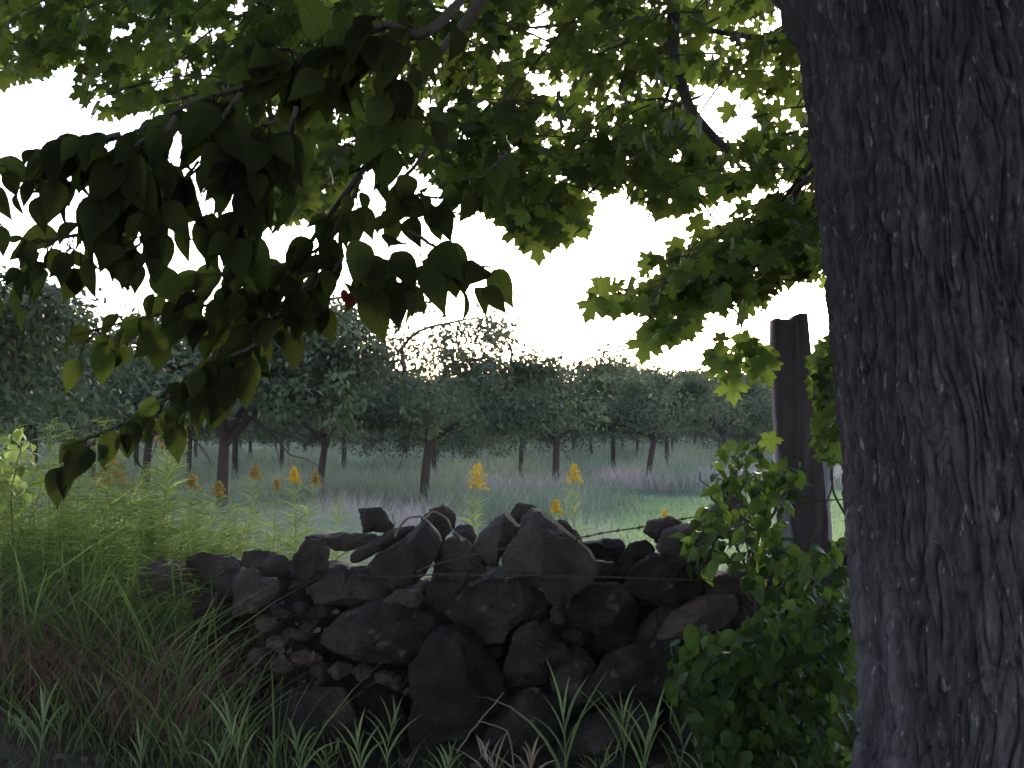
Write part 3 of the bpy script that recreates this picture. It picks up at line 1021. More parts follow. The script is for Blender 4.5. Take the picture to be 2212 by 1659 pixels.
ST = [
    # outline, metres away, material, label
    ([(776, 1099), (822, 1094), (853, 1132), (851, 1145), (782, 1152)], 6.5, 'stone', 'small squarish loose stone on the flat slab'),
    ([(657, 1157), (782, 1150), (824, 1154), (793, 1174), (762, 1187), (713, 1187), (702, 1178), (661, 1167)], 6.55, 'stone', 'thin flat slab lying level on the wall'),
    ([(637, 1199), (661, 1163), (690, 1165), (713, 1187), (708, 1228), (681, 1257), (650, 1261), (630, 1243)], 6.3, 'stone', 'upright egg-shaped stone left of the flat slab'),
    ([(518, 1221), (527, 1190), (572, 1187), (623, 1199), (632, 1221), (619, 1243), (567, 1239)], 6.45, 'stone', None),
    ([(400, 1205), (440, 1190), (500, 1200), (525, 1220), (515, 1262), (430, 1270)], 6.5, 'stone', None),
    ([(500, 1260), (516, 1232), (552, 1227), (565, 1243), (601, 1246), (611, 1266), (590, 1295), (554, 1323), (507, 1328)], 6.15, 'stone', 'notched stone beside the tall grass'),
    ([(795, 1221), (817, 1194), (862, 1172), (911, 1127), (931, 1132), (954, 1170), (942, 1208), (902, 1257), (851, 1275), (817, 1250)], 6.1, 'stone', 'leaning slab with pale streaks down its face'),
    ([(907, 1125), (929, 1098), (958, 1090), (983, 1107), (985, 1136), (958, 1168), (918, 1140)], 6.42, 'stone', 'reddish rounded stone wrapped in dead vine'),
    ([(975, 1150), (990, 1136), (1018, 1136), (1032, 1158), (1020, 1180), (985, 1175)], 6.5, 'stone', None),
    ([(788, 1176), (851, 1141), (909, 1131), (862, 1172), (817, 1194), (765, 1217), (758, 1192)], 6.35, 'stone', None),
    ([(948, 1170), (991, 1156), (1022, 1177), (1046, 1198), (1056, 1236), (1018, 1255), (935, 1240), (938, 1200)], 6.2, 'stone', None),
    ([(1023, 1172), (1068, 1121), (1095, 1105), (1122, 1132), (1121, 1160), (1098, 1185), (1080, 1210), (1077, 1225), (1050, 1222), (1025, 1190)], 6.2, 'stone', 'smaller pointed stone leaning on the big boulder'),
    ([(1083, 1205), (1095, 1181), (1122, 1147), (1128, 1118), (1150, 1098), (1176, 1107), (1244, 1162), (1274, 1185), (1291, 1221), (1286, 1250), (1251, 1272), (1208, 1308), (1186, 1302), (1172, 1270), (1115, 1247), (1086, 1225)], 6.08, 'stone', 'largest pointed boulder at the peak of the wall'),
    ([(1098, 1115), (1112, 1090), (1126, 1085), (1153, 1092), (1160, 1108), (1143, 1125), (1115, 1132)], 6.45, 'stone', 'knobbly stone behind the peak'),
    ([(1180, 1125), (1193, 1121), (1224, 1127), (1246, 1145), (1260, 1170), (1240, 1172), (1195, 1150)], 6.4, 'stone', None),
    ([(1250, 1172), (1296, 1165), (1336, 1163), (1353, 1174), (1336, 1214), (1289, 1212)], 6.5, 'stone', None),
    ([(1330, 1212), (1353, 1176), (1367, 1168), (1396, 1163), (1418, 1190), (1375, 1212), (1349, 1225)], 6.42, 'stone', None),
    ([(1385, 1150), (1400, 1125), (1445, 1115), (1474, 1125), (1450, 1152), (1425, 1176), (1400, 1160)], 6.45, 'stone', 'hood-shaped stone behind the barbed wire'),
    ([(1414, 1185), (1432, 1145), (1474, 1128), (1530, 1135), (1562, 1180), (1530, 1217), (1440, 1212)], 6.3, 'stone', None),
    ([(1520, 1125), (1547, 1074), (1585, 1060), (1622, 1100), (1615, 1165), (1530, 1165)], 6.6, 'stone', 'upright rounded stone behind the leafy sapling'),
    ([(1350, 1243), (1371, 1219), (1412, 1194), (1478, 1205), (1525, 1240), (1512, 1290), (1460, 1312), (1380, 1302), (1348, 1272)], 6.15, 'shaded_stone', None),
    ([(918, 1298), (935, 1236), (1018, 1250), (996, 1277), (980, 1315), (949, 1322)], 6.25, 'stone', None),
    ([(985, 1277), (1060, 1246), (1136, 1246), (1182, 1281), (1192, 1322), (1157, 1345), (1105, 1352), (1088, 1388), (1032, 1385), (956, 1322)], 6.18, 'shaded_stone', None),
    ([(692, 1382), (706, 1353), (746, 1320), (806, 1298), (896, 1313), (940, 1333), (953, 1356), (918, 1414), (896, 1436), (829, 1430), (757, 1416), (708, 1398)], 6.05, 'shaded_stone', 'wide oval boulder left of centre'),
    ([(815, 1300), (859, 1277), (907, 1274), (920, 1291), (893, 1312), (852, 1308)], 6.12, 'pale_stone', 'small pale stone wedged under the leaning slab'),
    ([(655, 1266), (690, 1257), (717, 1232), (793, 1226), (819, 1250), (845, 1277), (820, 1293), (739, 1310), (690, 1306)], 6.22, 'shaded_stone', None),
    ([(884, 1433), (916, 1381), (956, 1352), (984, 1345), (1013, 1361), (1041, 1395), (1083, 1447), (1100, 1492), (1083, 1515), (1001, 1585), (891, 1610), (878, 1574), (888, 1510)], 5.98, 'shaded_stone', 'tall egg-shaped boulder at the middle of the wall'),
    ([(1086, 1436), (1104, 1378), (1121, 1354), (1155, 1339), (1184, 1353), (1199, 1374), (1224, 1389), (1231, 1423), (1190, 1447), (1179, 1480), (1121, 1485), (1104, 1487), (1084, 1460)], 6.02, 'shaded_stone', 'rounded boulder with a pale band near its top'),
    ([(1186, 1440), (1222, 1403), (1244, 1394), (1269, 1407), (1286, 1434), (1277, 1460), (1266, 1503), (1233, 1514), (1191, 1492)], 6.06, 'shaded_stone', None),
    ([(1230, 1288), (1278, 1257), (1355, 1259), (1382, 1310), (1370, 1357), (1322, 1374), (1266, 1359), (1220, 1341), (1212, 1317)], 6.16, 'shaded_stone', None),
    ([(1271, 1463), (1302, 1423), (1336, 1394), (1362, 1385), (1412, 1385), (1449, 1376), (1462, 1423), (1448, 1490), (1412, 1509), (1367, 1514), (1278, 1527), (1260, 1516)], 5.98, 'shaded_stone', 'broad rounded boulder at the edge of the bush'),
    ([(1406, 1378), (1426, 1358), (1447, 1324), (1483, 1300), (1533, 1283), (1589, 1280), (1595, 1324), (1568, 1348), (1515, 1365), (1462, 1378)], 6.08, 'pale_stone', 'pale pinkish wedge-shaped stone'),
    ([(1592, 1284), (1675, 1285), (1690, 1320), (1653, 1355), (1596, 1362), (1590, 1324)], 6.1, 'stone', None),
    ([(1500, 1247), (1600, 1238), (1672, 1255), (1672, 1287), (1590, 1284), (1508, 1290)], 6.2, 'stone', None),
    ([(1041, 1556), (1095, 1508), (1139, 1488), (1188, 1492), (1217, 1512), (1222, 1545), (1204, 1592), (1144, 1612), (1099, 1614), (1041, 1599)], 5.95, 'shaded_stone', None),
    ([(1210, 1570), (1273, 1548), (1367, 1519), (1412, 1510), (1420, 1545), (1372, 1592), (1300, 1614), (1255, 1626), (1211, 1626), (1200, 1600)], 5.95, 'shaded_stone', None),
    ([(1240, 1645), (1289, 1628), (1345, 1624), (1356, 1637), (1356, 1672), (1235, 1672)], 5.85, 'shaded_stone', 'low dark stone at the foot of the wall'),
    ([(537, 1515), (588, 1499), (637, 1483), (695, 1479), (746, 1479), (759, 1501), (786, 1545), (781, 1592), (695, 1606), (570, 1602)], 5.98, 'shaded_stone', 'square dark block at the foot of the wall'),
    ([(760, 1500), (800, 1480), (860, 1495), (885, 1550), (870, 1600), (790, 1605)], 6.25, 'shaded_stone', None),
    ([(1440, 1500), (1520, 1470), (1600, 1490), (1620, 1560), (1540, 1610), (1440, 1590)], 6.1, 'shaded_stone', None),
    ([(1380, 1345), (1430, 1300), (1480, 1300), (1440, 1350), (1410, 1390), (1370, 1385)], 6.3, 'shaded_stone', None),
    ([(1560, 1360), (1640, 1350), (1720, 1380), (1730, 1450), (1640, 1480), (1560, 1450)], 6.25, 'shaded_stone', None),
    ([(1680, 1250), (1760, 1230), (1830, 1260), (1840, 1330), (1760, 1360), (1690, 1340)], 6.3, 'stone', None),
    ([(1780, 1180), (1860, 1160), (1930, 1200), (1940, 1260), (1850, 1280), (1780, 1250)], 6.45, 'stone', None),
    ([(1730, 1400), (1830, 1370), (1920, 1410), (1920, 1500), (1820, 1530), (1730, 1490)], 6.25, 'shaded_stone', None),
    ([(300, 1230), (360, 1205), (415, 1220), (425, 1280), (360, 1300), (300, 1285)], 6.5, 'stone', None),
    ([(420, 1290), (480, 1275), (505, 1330), (480, 1390), (410, 1380)], 6.3, 'shaded_stone', None),
]
for i_, (poly, d, mt, lb) in enumerate(ST):
    stone(poly, d, None, i_ * 7 + 3, mt, 17, lb)
wr = np.random.default_rng(77)


def blob(cx_, cy_, rx, ry, r=wr):
    k = int(r.integers(6, 9))
    a = np.sort(r.random(k) * .6 + np.arange(k)) / k * 2 * pi
    return [(cx_ + rx * cos(t) * r.uniform(.75, 1.15), cy_ + ry * sin(t) * r.uniform(.75, 1.15)) for t in a]


for i_, (x, y) in enumerate([(575, 1345), (612, 1325), (650, 1318), (690, 1322), (600, 1385), (640, 1370), (672, 1352), (560, 1420), (610, 1432), (660, 1420), (690, 1440), (735, 1445), (780, 1450),
                             (830, 1460), (860, 1470), (540, 1465), (1205, 1330), (1240, 1375), (1070, 1408)]):
    stone(blob(x, y, wr.uniform(20, 34), wr.uniform(14, 24)), 6.12, None, 500 + i_, ['stone', 'shaded_stone', 'pale_stone'][int(wr.integers(0, 5)) % 3] if i_ % 4 else 'stone', 9, None, False)
for i_ in range(13):     # hearting stones seen in the gaps behind the face
    x = 470 + 92 * i_ + wr.uniform(-20, 20)
    stone(blob(x, 1500 + wr.uniform(-30, 30), 115, 110), 6.55, .22, 600 + i_, 'shaded_stone', 9, None, False)
for i_ in range(6):
    stone(blob(1255 + 48 * i_, 1222 + wr.uniform(-6, 10), 44, 36), 6.52, .16, 850 + i_, 'stone', 9, None, False)
for i_ in range(19):
    x = 470 + 66 * i_ + wr.uniform(-15, 15)
    stone(blob(x, 1262 + wr.uniform(-8, 20), 70, 52), 6.58, .2, 800 + i_, 'stone', 9, None, False)
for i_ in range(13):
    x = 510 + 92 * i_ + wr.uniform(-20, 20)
    stone(blob(x, 1355 + wr.uniform(-25, 30), 110, 85), 6.5, .22, 700 + i_, 'shaded_stone', 9, None, False)

# ------------------------------------------------------------------ fence posts, barbed wire
def post_mesh(pts, d, dep, name, mat, notch, loc, parent=None, seed=0):
    """pts: left/right edge pixels at several heights, top first"""
    m = MB()
    rows = []
    sub = []
    for (y0, l0, r0), (y1, l1, r1) in zip(pts[:-1], pts[1:]):
        for t in np.linspace(0, 1, 14, endpoint=False):
            sub.append((y0 + (y1 - y0) * t, l0 + (l1 - l0) * t, r0 + (r1 - r0) * t))
    sub.append(pts[-1])
    K = 12
    for y, l, r in sub:
        a, b = P(l, y, d), P(r, y, d)
        w = np.linalg.norm(b - a)
        ring = []
        for fx in np.linspace(0, 1, K):
            ring.append(a + (b - a) * fx + np.array([0, -.006 * sin(fx * pi), 0]))
        for fx in np.linspace(1, 0, K):
            ring.append(a + (b - a) * fx + np.array([0, dep, 0]))
        rows.append(ring)
    v = np.array(rows)
    n, kk = v.shape[:2]
    nz = fbm(v * np.array([60, 40, 3.5]) + seed, 3, seed)
    gro = 1 - np.abs(2 * vnoise(v * np.array([75, 60, 2.2]) + seed, seed + 3) - 1)
    v[:, :, 1] += .012 * (nz - .5) + .010 * gro ** 4
    v[:, :, 0] += .010 * (fbm(v * np.array([5, 5, 6]), 3, seed + 7) - .5)
    v[0, :, 2] += notch * np.array([{0: .25, 1: .3, 2: .05, 3: 0, 4: 0, 5: 0, 6: .1, 7: .7}.get(min(i, 2 * K - 1 - i), 1) for i in range(kk)]) + .008 * (vnoise(v[0] * 60, 5) - .5)
    i = np.arange(n - 1)[:, None] * kk
    j = np.arange(kk)[None]
    k = (j + 1) % kk
    q = np.stack([i + j, i + kk + j, i + kk + k, i + k], -1).reshape(-1, 4)
    cap = np.array([[s, s + 1, kk - 2 - s, kk - 1 - s] for s in range(K - 1)])
    m.add(v.reshape(-1, 3), [q, cap])
    return m.build(name, M[mat], parent, loc)


pl = np.array([P(1790, 1612, 6.45)[0], 6.45, .1])
pe = empty('fence_post', pl, 'tall weathered fence post with a notched top, between the wall and the maple trunk', 'post')
post_mesh([(690, 1676, 1748), (760, 1675, 1753), (900, 1681, 1764), (1000, 1690, 1776), (1100, 1712, 1787), (1160, 1720, 1790), (1640, 1760, 1838)], 6.42, .15, 'timber', 'post_wood', .03, pl, pe, 3)
for (x, y) in ((1722, 985), (1745, 1075)):
    mb = MB()
    tube(mb, [P(x - 10, y, 6.40), P(x, y - 7, 6.375), P(x + 10, y + 2, 6.40)], .0025, 6)
    mb.build('staple', M['wire'], pe, pl)
p2 = np.array([P(1735, 1560, 6.95)[0], 6.95, .08])
o = post_mesh([(952, 1678, 1792), (1100, 1684, 1796), (1600, 1700, 1815)], 6.9, .12, 'old_post', 'grey_wood', -.02, p2, None, 9)
tag(o, 'shorter pale grey old post standing close behind the tall fence post', 'post')


def barbed(pts, label, loc, n=70, barb=None, seed=0):
    w = np.array([P(*p) for p in pts])
    c = curve(w, n)
    e = empty('barbed_wire', loc, label, 'wire', 'strands of barbed wire')
    m = MB()
    t = np.linspace(0, 1, n)
    L = np.linalg.norm(np.diff(c, axis=0), axis=1).sum()
    cc = curve(w, n * 6)
    ph = np.linspace(0, L / .05 * 2 * pi, n * 6)
    for s in (0, pi):
        tube(m, cc + .0026 * np.stack([0 * ph, np.cos(ph + s), np.sin(ph + s)], -1), .0019, 4)
    m.build('strand', M['wire'], e, np.array(loc))
    r = np.random.default_rng(seed)
    for f in np.arange(.03, 1, .115 / L):
        b = cc[int(f * (len(cc) - 1))]
        mm = MB()
        for s in range(2):
            dd = unit(r.normal(size=3) * np.array([.4, .6, 1]))
            tube(mm, [b - dd * .014, b, b + dd * .014], [.0008, .0019, .0008], 4)
        tube(mm, [b - np.array([.008, 0, 0]), b + np.array([.008, 0, 0])], .0042, 6)
        mm.build('barb', M['wire'], e, np.array(loc))
    return e


barbed([(900, 1236, 5.95), (935, 1221, 5.92), (1046, 1194, 5.85), (1154, 1173, 5.8), (1254, 1161, 5.85), (1310, 1150, 5.95), (1390, 1138, 6.0), (1476, 1121, 6.1), (1570, 1106, 6.25), (1700, 1088, 6.38), (1720, 1085, 6.39), (1840, 1078, 6.4), (2000, 1072, 6.3)],
       'rusty barbed wire rising to the right across the peaked boulders', P(1254, 1161, 5.85), seed=1)
barbed([(760, 1240, 5.95), (841, 1248, 5.95), (949, 1241, 5.9), (1095, 1243, 5.84), (1285, 1246, 5.84), (1480, 1252, 5.98), (1640, 1250, 6.2), (1740, 1246, 6.4)],
       'lower dark barbed wire sagging level across the boulder faces', P(1095, 1243, 5.8), seed=2)

# ------------------------------------------------------------------ goldenrods
def goldenrod(px, ptop, d, pbase, seed, label, flower=1.0, kind='flower', lean=0.0, dense=1.0, arch=False):
    r = np.random.default_rng(seed)
    top = P(px, ptop, d)
    bx = top[0] - lean
    bz = float(H(bx, top[1]))
    loc = np.array([bx, top[1], bz])
    e = empty('goldenrod', loc, label, 'plant', 'goldenrods by the wall')
    hgt = top[2] - bz
    st = curve([loc, loc + [lean * .3, 0, hgt * .5], loc + [lean, 0, hgt]], 24)
    m = MB()
    tube(m, st, np.linspace(.0045, .002, 24), 5)
    m.build('stem', M['rod_leaf'], e, loc)
    n = int(170 * hgt * dense)
    t = np.sort(r.uniform(.05, .96 if flower > 0 else .99, n))
    b = np.stack([np.interp(t, np.linspace(0, 1, 24), st[:, a]) for a in range(3)], -1)
    th = np.arange(n) * 2.4 + r.normal(0, .4, n)
    up = r.uniform(.15, .65, n) + .6 * t
    tip = np.stack([np.cos(th), np.sin(th), up], -1)
    sz = np.interp(t, [0, .35, .7, 1], [.10, .165, .135, .05]) * r.uniform(.75, 1.2, n)
    nrm = np.stack([-.6 * np.cos(th), -.6 * np.sin(th), np.ones(n)], -1) + r.normal(size=(n, 3)) * .25
    m = MB()
    scatter(m, LANCE, LANCE_F, b, tip, nrm, sz, np.clip(r.normal(.65, .25, n), 0, 1), sz * 1.6)
    m.build('leaves', M['rod_leaf'], e, loc)
    if flower > 0:
        m = MB()
        fl, ft = [], []
        nb = int(10 + 5 * flower)
        for a in range(nb):
            u = a / nb
            L = .085 * flower * (1 - .72 * u) * r.uniform(.75, 1.15)
            th_ = a * 2.4 + r.normal() * .2
            o0 = top + np.array([0, 0, -.12 * flower + .15 * flower * u])
            q = np.array([o0 + np.array([cos(th_), sin(th_), .75]) * L * s + np.array([0, 0, -1]) * L * 1.0 * s * s for s in np.linspace(0, 1, 6)])
            tube(m, q, np.linspace(.0012, .0006, 6), 3, cap=False)
            k = int(60 * L / .1) + 10
            s = r.uniform(.15, 1, k) * 4.999
            i0 = s.astype(int)
            fl.append(q[i0] + (q[i0 + 1] - q[i0]) * (s - i0)[:, None] + r.normal(size=(k, 3)) * .004 + np.array([0, 0, .004]))
        fl = np.concatenate(fl)
        k = len(fl)
        scatter(m, DIA * np.array([1.6, 1, 1]), DIA_F, fl, r.normal(size=(k, 3)) + np.array([0, 0, .8]), r.normal(size=(k, 3)), r.uniform(.007, .012, k), r.random(k))
        scatter(m, DIA * np.array([1.6, 1, 1]), DIA_F, fl, r.normal(size=(k, 3)) + np.array([0, 0, .3]), r.normal(size=(k, 3)), r.uniform(.006, .011, k), r.random(k))
        m.build('flower_head', M[kind], e, loc)
    return e


G = goldenrod
G(1031, 1013, 8.3, 0, 1, 'goldenrod with the fullest bright yellow plume, rising behind the wall at centre', .95, 'flower', .07)
G(1241, 1012, 8.6, 0, 2, 'goldenrod with a narrow pointed yellow spike right of the wall peak', .7, 'flower', .02)
G(1200, 1086, 8.2, 0, 3, 'small budding goldenrod close beside the one with a pointed spike', .5, 'flower', -.02, .7)
G(368, 905, 7.3, 0, 4, 'tallest goldenrod, its ragged tip touching the drooping bough', 1.2, 'bud', .05, 1.25)
G(385, 915, 7.35, 0, 44, 'goldenrod with a yellow tip leaning on the tallest one', .7, 'flower', .12, .8)
G(240, 985, 7.1, 0, 5, 'goldenrod with a broad brownish plume among the left weeds', 1.3, 'bud', .05, 1.1)
G(415, 1030, 7.4, 0, 6, 'short dull-tipped goldenrod just right of the tallest one', .5, 'bud', .03)
G(472, 1048, 7.5, 0, 7, 'goldenrod with an orange-tinged tip in front of the reddish forked trunk', .5, 'bud', .1)
G(552, 1012, 7.7, 0, 8, 'slim goldenrod with a small nodding yellow tip', .5, 'bud', .08)
G(636, 1018, 7.8, 0, 9, 'goldenrod with two arching yellow heads, the bigger head to the left', .55, 'flower', -.02)
G(680, 1026, 7.85, 0, 10, 'goldenrod bent over to the right with a curled yellow head', .45, 'bud', .12, .8)
G(597, 1042, 7.6, 0, 11, 'goldenrod with a thin upright pale bud spike', .3, 'bud', .03)
G(732, 1072, 7.7, 0, 12, 'leafy green goldenrod without flowers nearest the flat slab', 0, 'bud', .02, 1.2)
G(1438, 1112, 8.0, 0, 13, 'low goldenrod showing a dab of yellow over the hood-shaped stone', .7, 'flower', .02)
G(310, 1010, 7.2, 0, 14, 'green flowerless goldenrod between the broad brownish plume and the tallest one', 0, 'bud', .02, 1.2)
G(170, 1040, 6.9, 0, 15, 'flowerless weed stem left of the broad brownish plume', 0, 'bud', .04, 1.2)
G(510, 1090, 7.4, 0, 16, 'short flowerless goldenrod just right of the reddish forked trunk', 0, 'bud', .03, 1.2)

# ------------------------------------------------------------------ weeds and grass on the bank
kr = np.random.default_rng(53)


def bank(n, xr, yr, hmin, hmax, wd, name, mat, label, bend=(.2, .9), seg=4, mask=None, tintc=.5, arch=0.15):
    x, y = kr.uniform(*xr, n), kr.uniform(*yr, n)
    if mask is not None:
        k = kr.random(n) < mask(x, y)
        x, y = x[k], y[k]
    n = len(x)
    la = kr.uniform(0, 2 * pi, n)
    cl = fbm(np.stack([x * 2.2, y * 2.2, 0 * x], -1), 3, 57)
    m = MB()
    blades(m, np.stack([x, y, H(x, y) - .01], -1), kr.uniform(hmin, hmax, n) * (.6 + .8 * cl), np.stack([np.cos(la), .6 * np.sin(la)], -1), kr.uniform(*bend, n),
           kr.uniform(.7, 1.3, n) * wd, np.clip(tintc + 1.0 * (cl - .5) + kr.normal(0, .2, n), 0, 1), seg, kr.uniform(0, arch, n))
    return tag(m.build(name, M[mat]), label, 'grass', None, 'stuff')


bank(9000, (-3.6, -.9), (5.9, 8.2), .24, .66, .011, 'tall_grass', 'bank_grass', 'thick tall green grass on the bank left of the wall', (.2, 1.3), 5, lambda x, y: 1 - sstep(-1.6, -.95, x + .1 * (y - 6)), .55, .3)
bank(900, (-2.6, -.3), (7.0, 8.4), .40, .85, .011, 'yellow_grass', 'rod_leaf', 'light yellow-green grass growing behind the low end of the wall', (.15, .7), 4, lambda x, y: 1 - .85 * sstep(-1.9, -.9, x), .7, .3)
bank(5200, (-3.2, -1.0), (5.7, 6.35), .20, .48, .0048, 'red_grass', 'red_grass', 'wispy reddish brown grass below the green grass at left', (.3, 1.3), 4, lambda x, y: 1 - sstep(-1.55, -1.05, x), .5, .4)
bank(800, (-3.0, -.7), (5.5, 6.3), .18, .50, .010, 'mixed_grass', 'bank_grass', 'sparse dark green grass blades among the reddish grass', (.3, 1.0), 4, lambda x, y: 1 - sstep(-1.3, -.7, x), .45, .3)
bank(170, (-3.0, -.9), (5.5, 6.1), .25, .60, .004, 'dry_wisps', 'dry_leaf', 'pale dry grass stems arching over the reddish grass at left', (.5, 1.5), 5, None, .3, .5)
# leafy weeds standing in the bank grass
m = MB()
for i_ in range(540):
    y = kr.uniform(6.3, 8.3)
    x = kr.uniform(-.40 * y - .2, -1.35 - .1 * (y - 6.3)) if i_ < 330 else kr.uniform(-2.0, -.75)
    y = y if i_ < 330 else kr.uniform(7.0, 8.4)
    b = np.array([x, y, float(H(x, y))])
    hgt = kr.uniform(.35, 1.1) * (1 - .35 * float(sstep(-2.0, -1.3, x)))
    if i_ >= 330:
        hgt = kr.uniform(.55, 1.0) * (1 - .25 * float(sstep(-1.3, -.8, x)))
    st = curve([b, b + [kr.normal() * .03, kr.normal() * .03, hgt * .5], b + [kr.normal() * .08, kr.normal() * .08, hgt]], 12)
    tube(m, st, np.linspace(.004, .0015, 12), 4, cap=False)
    n = int(70 * hgt)
    t = kr.uniform(.15, 1, n)
    p = np.stack([np.interp(t, np.linspace(0, 1, 12), st[:, a]) for a in range(3)], -1)
    th = np.arange(n) * 2.4 + kr.normal(0, .4, n)
    scatter(m, LANCE, LANCE_F, p, np.stack([np.cos(th), np.sin(th), kr.uniform(-.1, .8, n)], -1), np.stack([-.5 * np.cos(th), -.5 * np.sin(th), np.ones(n)], -1) + kr.normal(size=(n, 3)) * .3,
            kr.uniform(.08, .16, n) * (1.15 - .5 * t), np.clip(kr.normal(.35, .25, n), 0, 1), np.full(n, 1.0) * kr.uniform(.11, .19))
tag(m.build('leafy_weeds', M['rod_leaf']), 'tangle of narrow-leaved green weeds standing in the grass on the left bank', 'weeds', None, 'stuff')

# shoots of grass one can tell apart along the bottom of the picture
SH = [(1215, 1610, 1420, 'tall grass shoot with six spread blades standing alone before the wall'), (840, 1660, 1490, 'grass shoot with long fanned blades just left of the tall boulder'),
      (770, 1680, 1530, 'bright grass shoot with upright blades just left of the fanned one'), (525, 1680, 1480, 'slender grass shoot in front of the left end of the square block'),
      (655, 1690, 1540, 'grass shoot with spread blades before the square dark block'), (590, 1690, 1570, 'low grass shoot left of the one before the square block'),
      (215, 1640, 1440, 'broad-bladed grass shoot under the reddish grass at left'), (130, 1690, 1500, 'grass shoot in the bottom left corner, leaning left'),
      (40, 1690, 1540, 'short grass shoot at the extreme bottom left'), (400, 1690, 1540, 'grass shoot with a bent blade below the reddish grass'),
      (300, 1690, 1550, 'dim grass shoot beside the broad-bladed one'), (470, 1690, 1560, 'small grass shoot between the slender one and the bent one'),
      (1345, 1640, 1470, 'grass shoot with arching blades before the broad rounded boulder'), (1400, 1660, 1480, 'grass shoot with a hooped blade left of the bush'),
      (1455, 1660, 1470, 'grass shoot at the very edge of the dark bush'), (1290, 1690, 1580, 'short grass shoot over the low dark stone'),
      (1140, 1680, 1570, 'pale dry grass shoot below the middle boulders'), (960, 1690, 1590, 'tiny grass shoot at the foot of the tall boulder'),
      (1060, 1690, 1570, 'withered grass shoot with a curled blade near bottom centre'), (705, 1695, 1580, 'grass shoot half hidden between two brighter ones'),
      (1500, 1690, 1560, 'thin grass shoot in front of the lower bush'), (80, 1600, 1460, 'grass shoot rising through the reddish grass at far left')]
for i_, (px, pb_, pt, lb) in enumerate(SH):
    r = np.random.default_rng(900 + i_)
    d = r.uniform(5.25, 5.7)
    b = P(px, pb_, d)
    b[2] = float(H(b[0], b[1]))
    tp = P(px + r.uniform(-15, 15), pt, d)
    hgt = max(.15, tp[2] - b[2])
    e = empty('grass_shoot', b, lb, 'grass shoot', 'grass shoots at the foot of the wall')
    dry = 'pale dry' in lb or 'withered' in lb
    mt = M['dead_stem'] if dry else M['fore_grass']
    m = MB()
    stp = curve([b, b + [r.normal() * .02, r.normal() * .02, hgt * .35], b + [r.normal() * .03, r.normal() * .03, hgt * .62]], 10)
    tube(m, stp, np.linspace(.004, .0025, 10), 5)
    m.build('stalk', mt, e, b)
    nb = int(r.integers(6, 10))
    m = MB()
    u = np.linspace(.25, 1, nb)
    base = np.stack([np.interp(u, np.linspace(0, 1, 10), stp[:, a]) for a in range(3)], -1)
    s = np.where(np.arange(nb) % 2, 1, -1) * r.uniform(.5, 1, nb)
    lean = unit(np.stack([s, r.normal(0, .35, nb)], -1))
    hh = (b[2] + hgt - base[:, 2]) * r.uniform(.55, 1.08, nb)
    fc = np.stack([np.ones(nb), r.normal(0, .4, nb), -.45 * s], -1)
    blades(m, base, hh, lean, r.uniform(.25, .95, nb) * np.linspace(1.2, .35, nb), r.uniform(.007, .013, nb), np.clip(r.normal(.55, .2, nb), 0, 1), 6, r.uniform(0, .35, nb) * np.linspace(1.6, .3, nb), unit(fc))
    m.build('blade', mt, e, b)
bank(2600, (-2.6, 1.2), (4.9, 5.85), .08, .26, .006, 'short_grass', 'fore_grass', 'short dim grass along the foot of the wall', (.3, 1.0), 3, lambda x, y: .25 + .6 * (1 - sstep(-1.8, -.3, x)), .0, .3)

# leafy weed at the left edge
def leafy(name, label, cat, loc, poly, n, d0, d1, size, mat, seed, stems, tpl=OVAL, tf=OVAL_F, hang=.5, group=None, nstick=10):
    r = np.random.default_rng(seed)
    e = empty(name, loc, label, cat, group)
    loc = np.array(loc)
    for s in stems:
        limb([P(*q) if len(q) == 3 and q[2] < 50 else q for q in s], .007, .002, 'twig', e, loc, 'stem', 6, .03, seed=int(r.integers(999)))
    pa = np.array(poly)
    lo, hi = pa.min(0), pa.max(0)
    q = r.uniform(lo, hi, (n * 6, 2))
    q = q[inpoly(q[:, 0], q[:, 1], poly)][:n]
    n = len(q)
    d = r.uniform(d0, d1, n)
    p = np.array([P(a, b, c) for (a, b), c in zip(q, d)])
    ctr = P(*np.mean(pa, 0), (d0 + d1) / 2)
    out_ = unit(p - ctr)
    tip = out_ * .5 + r.normal(size=(n, 3)) * .55 + np.array([0, -.1, -hang])
    nrm = np.array([0, -.35, .9]) + out_ * .4 + r.normal(size=(n, 3)) * .45
    sz = size * r.uniform(.6, 1.15, n)
    m = MB()
    scatter(m, tpl * np.array([.98, 1, 1]), tf, p - unit(tip) * sz[:, None] * .4, tip, nrm, sz, np.clip(r.normal(.5, .25, n), 0, 1))
    # short leaf stalks back to a twig
    for a in range(0, n, 3):
        b0 = p[a] - unit(tip[a]) * sz[a] * .4
        tube(m, [b0, b0 - out_[a] * .05 + np.array([0, 0, -.03])], .0016, 3, cap=False)
    m.build('foliage', M[mat], e, loc)
    return e


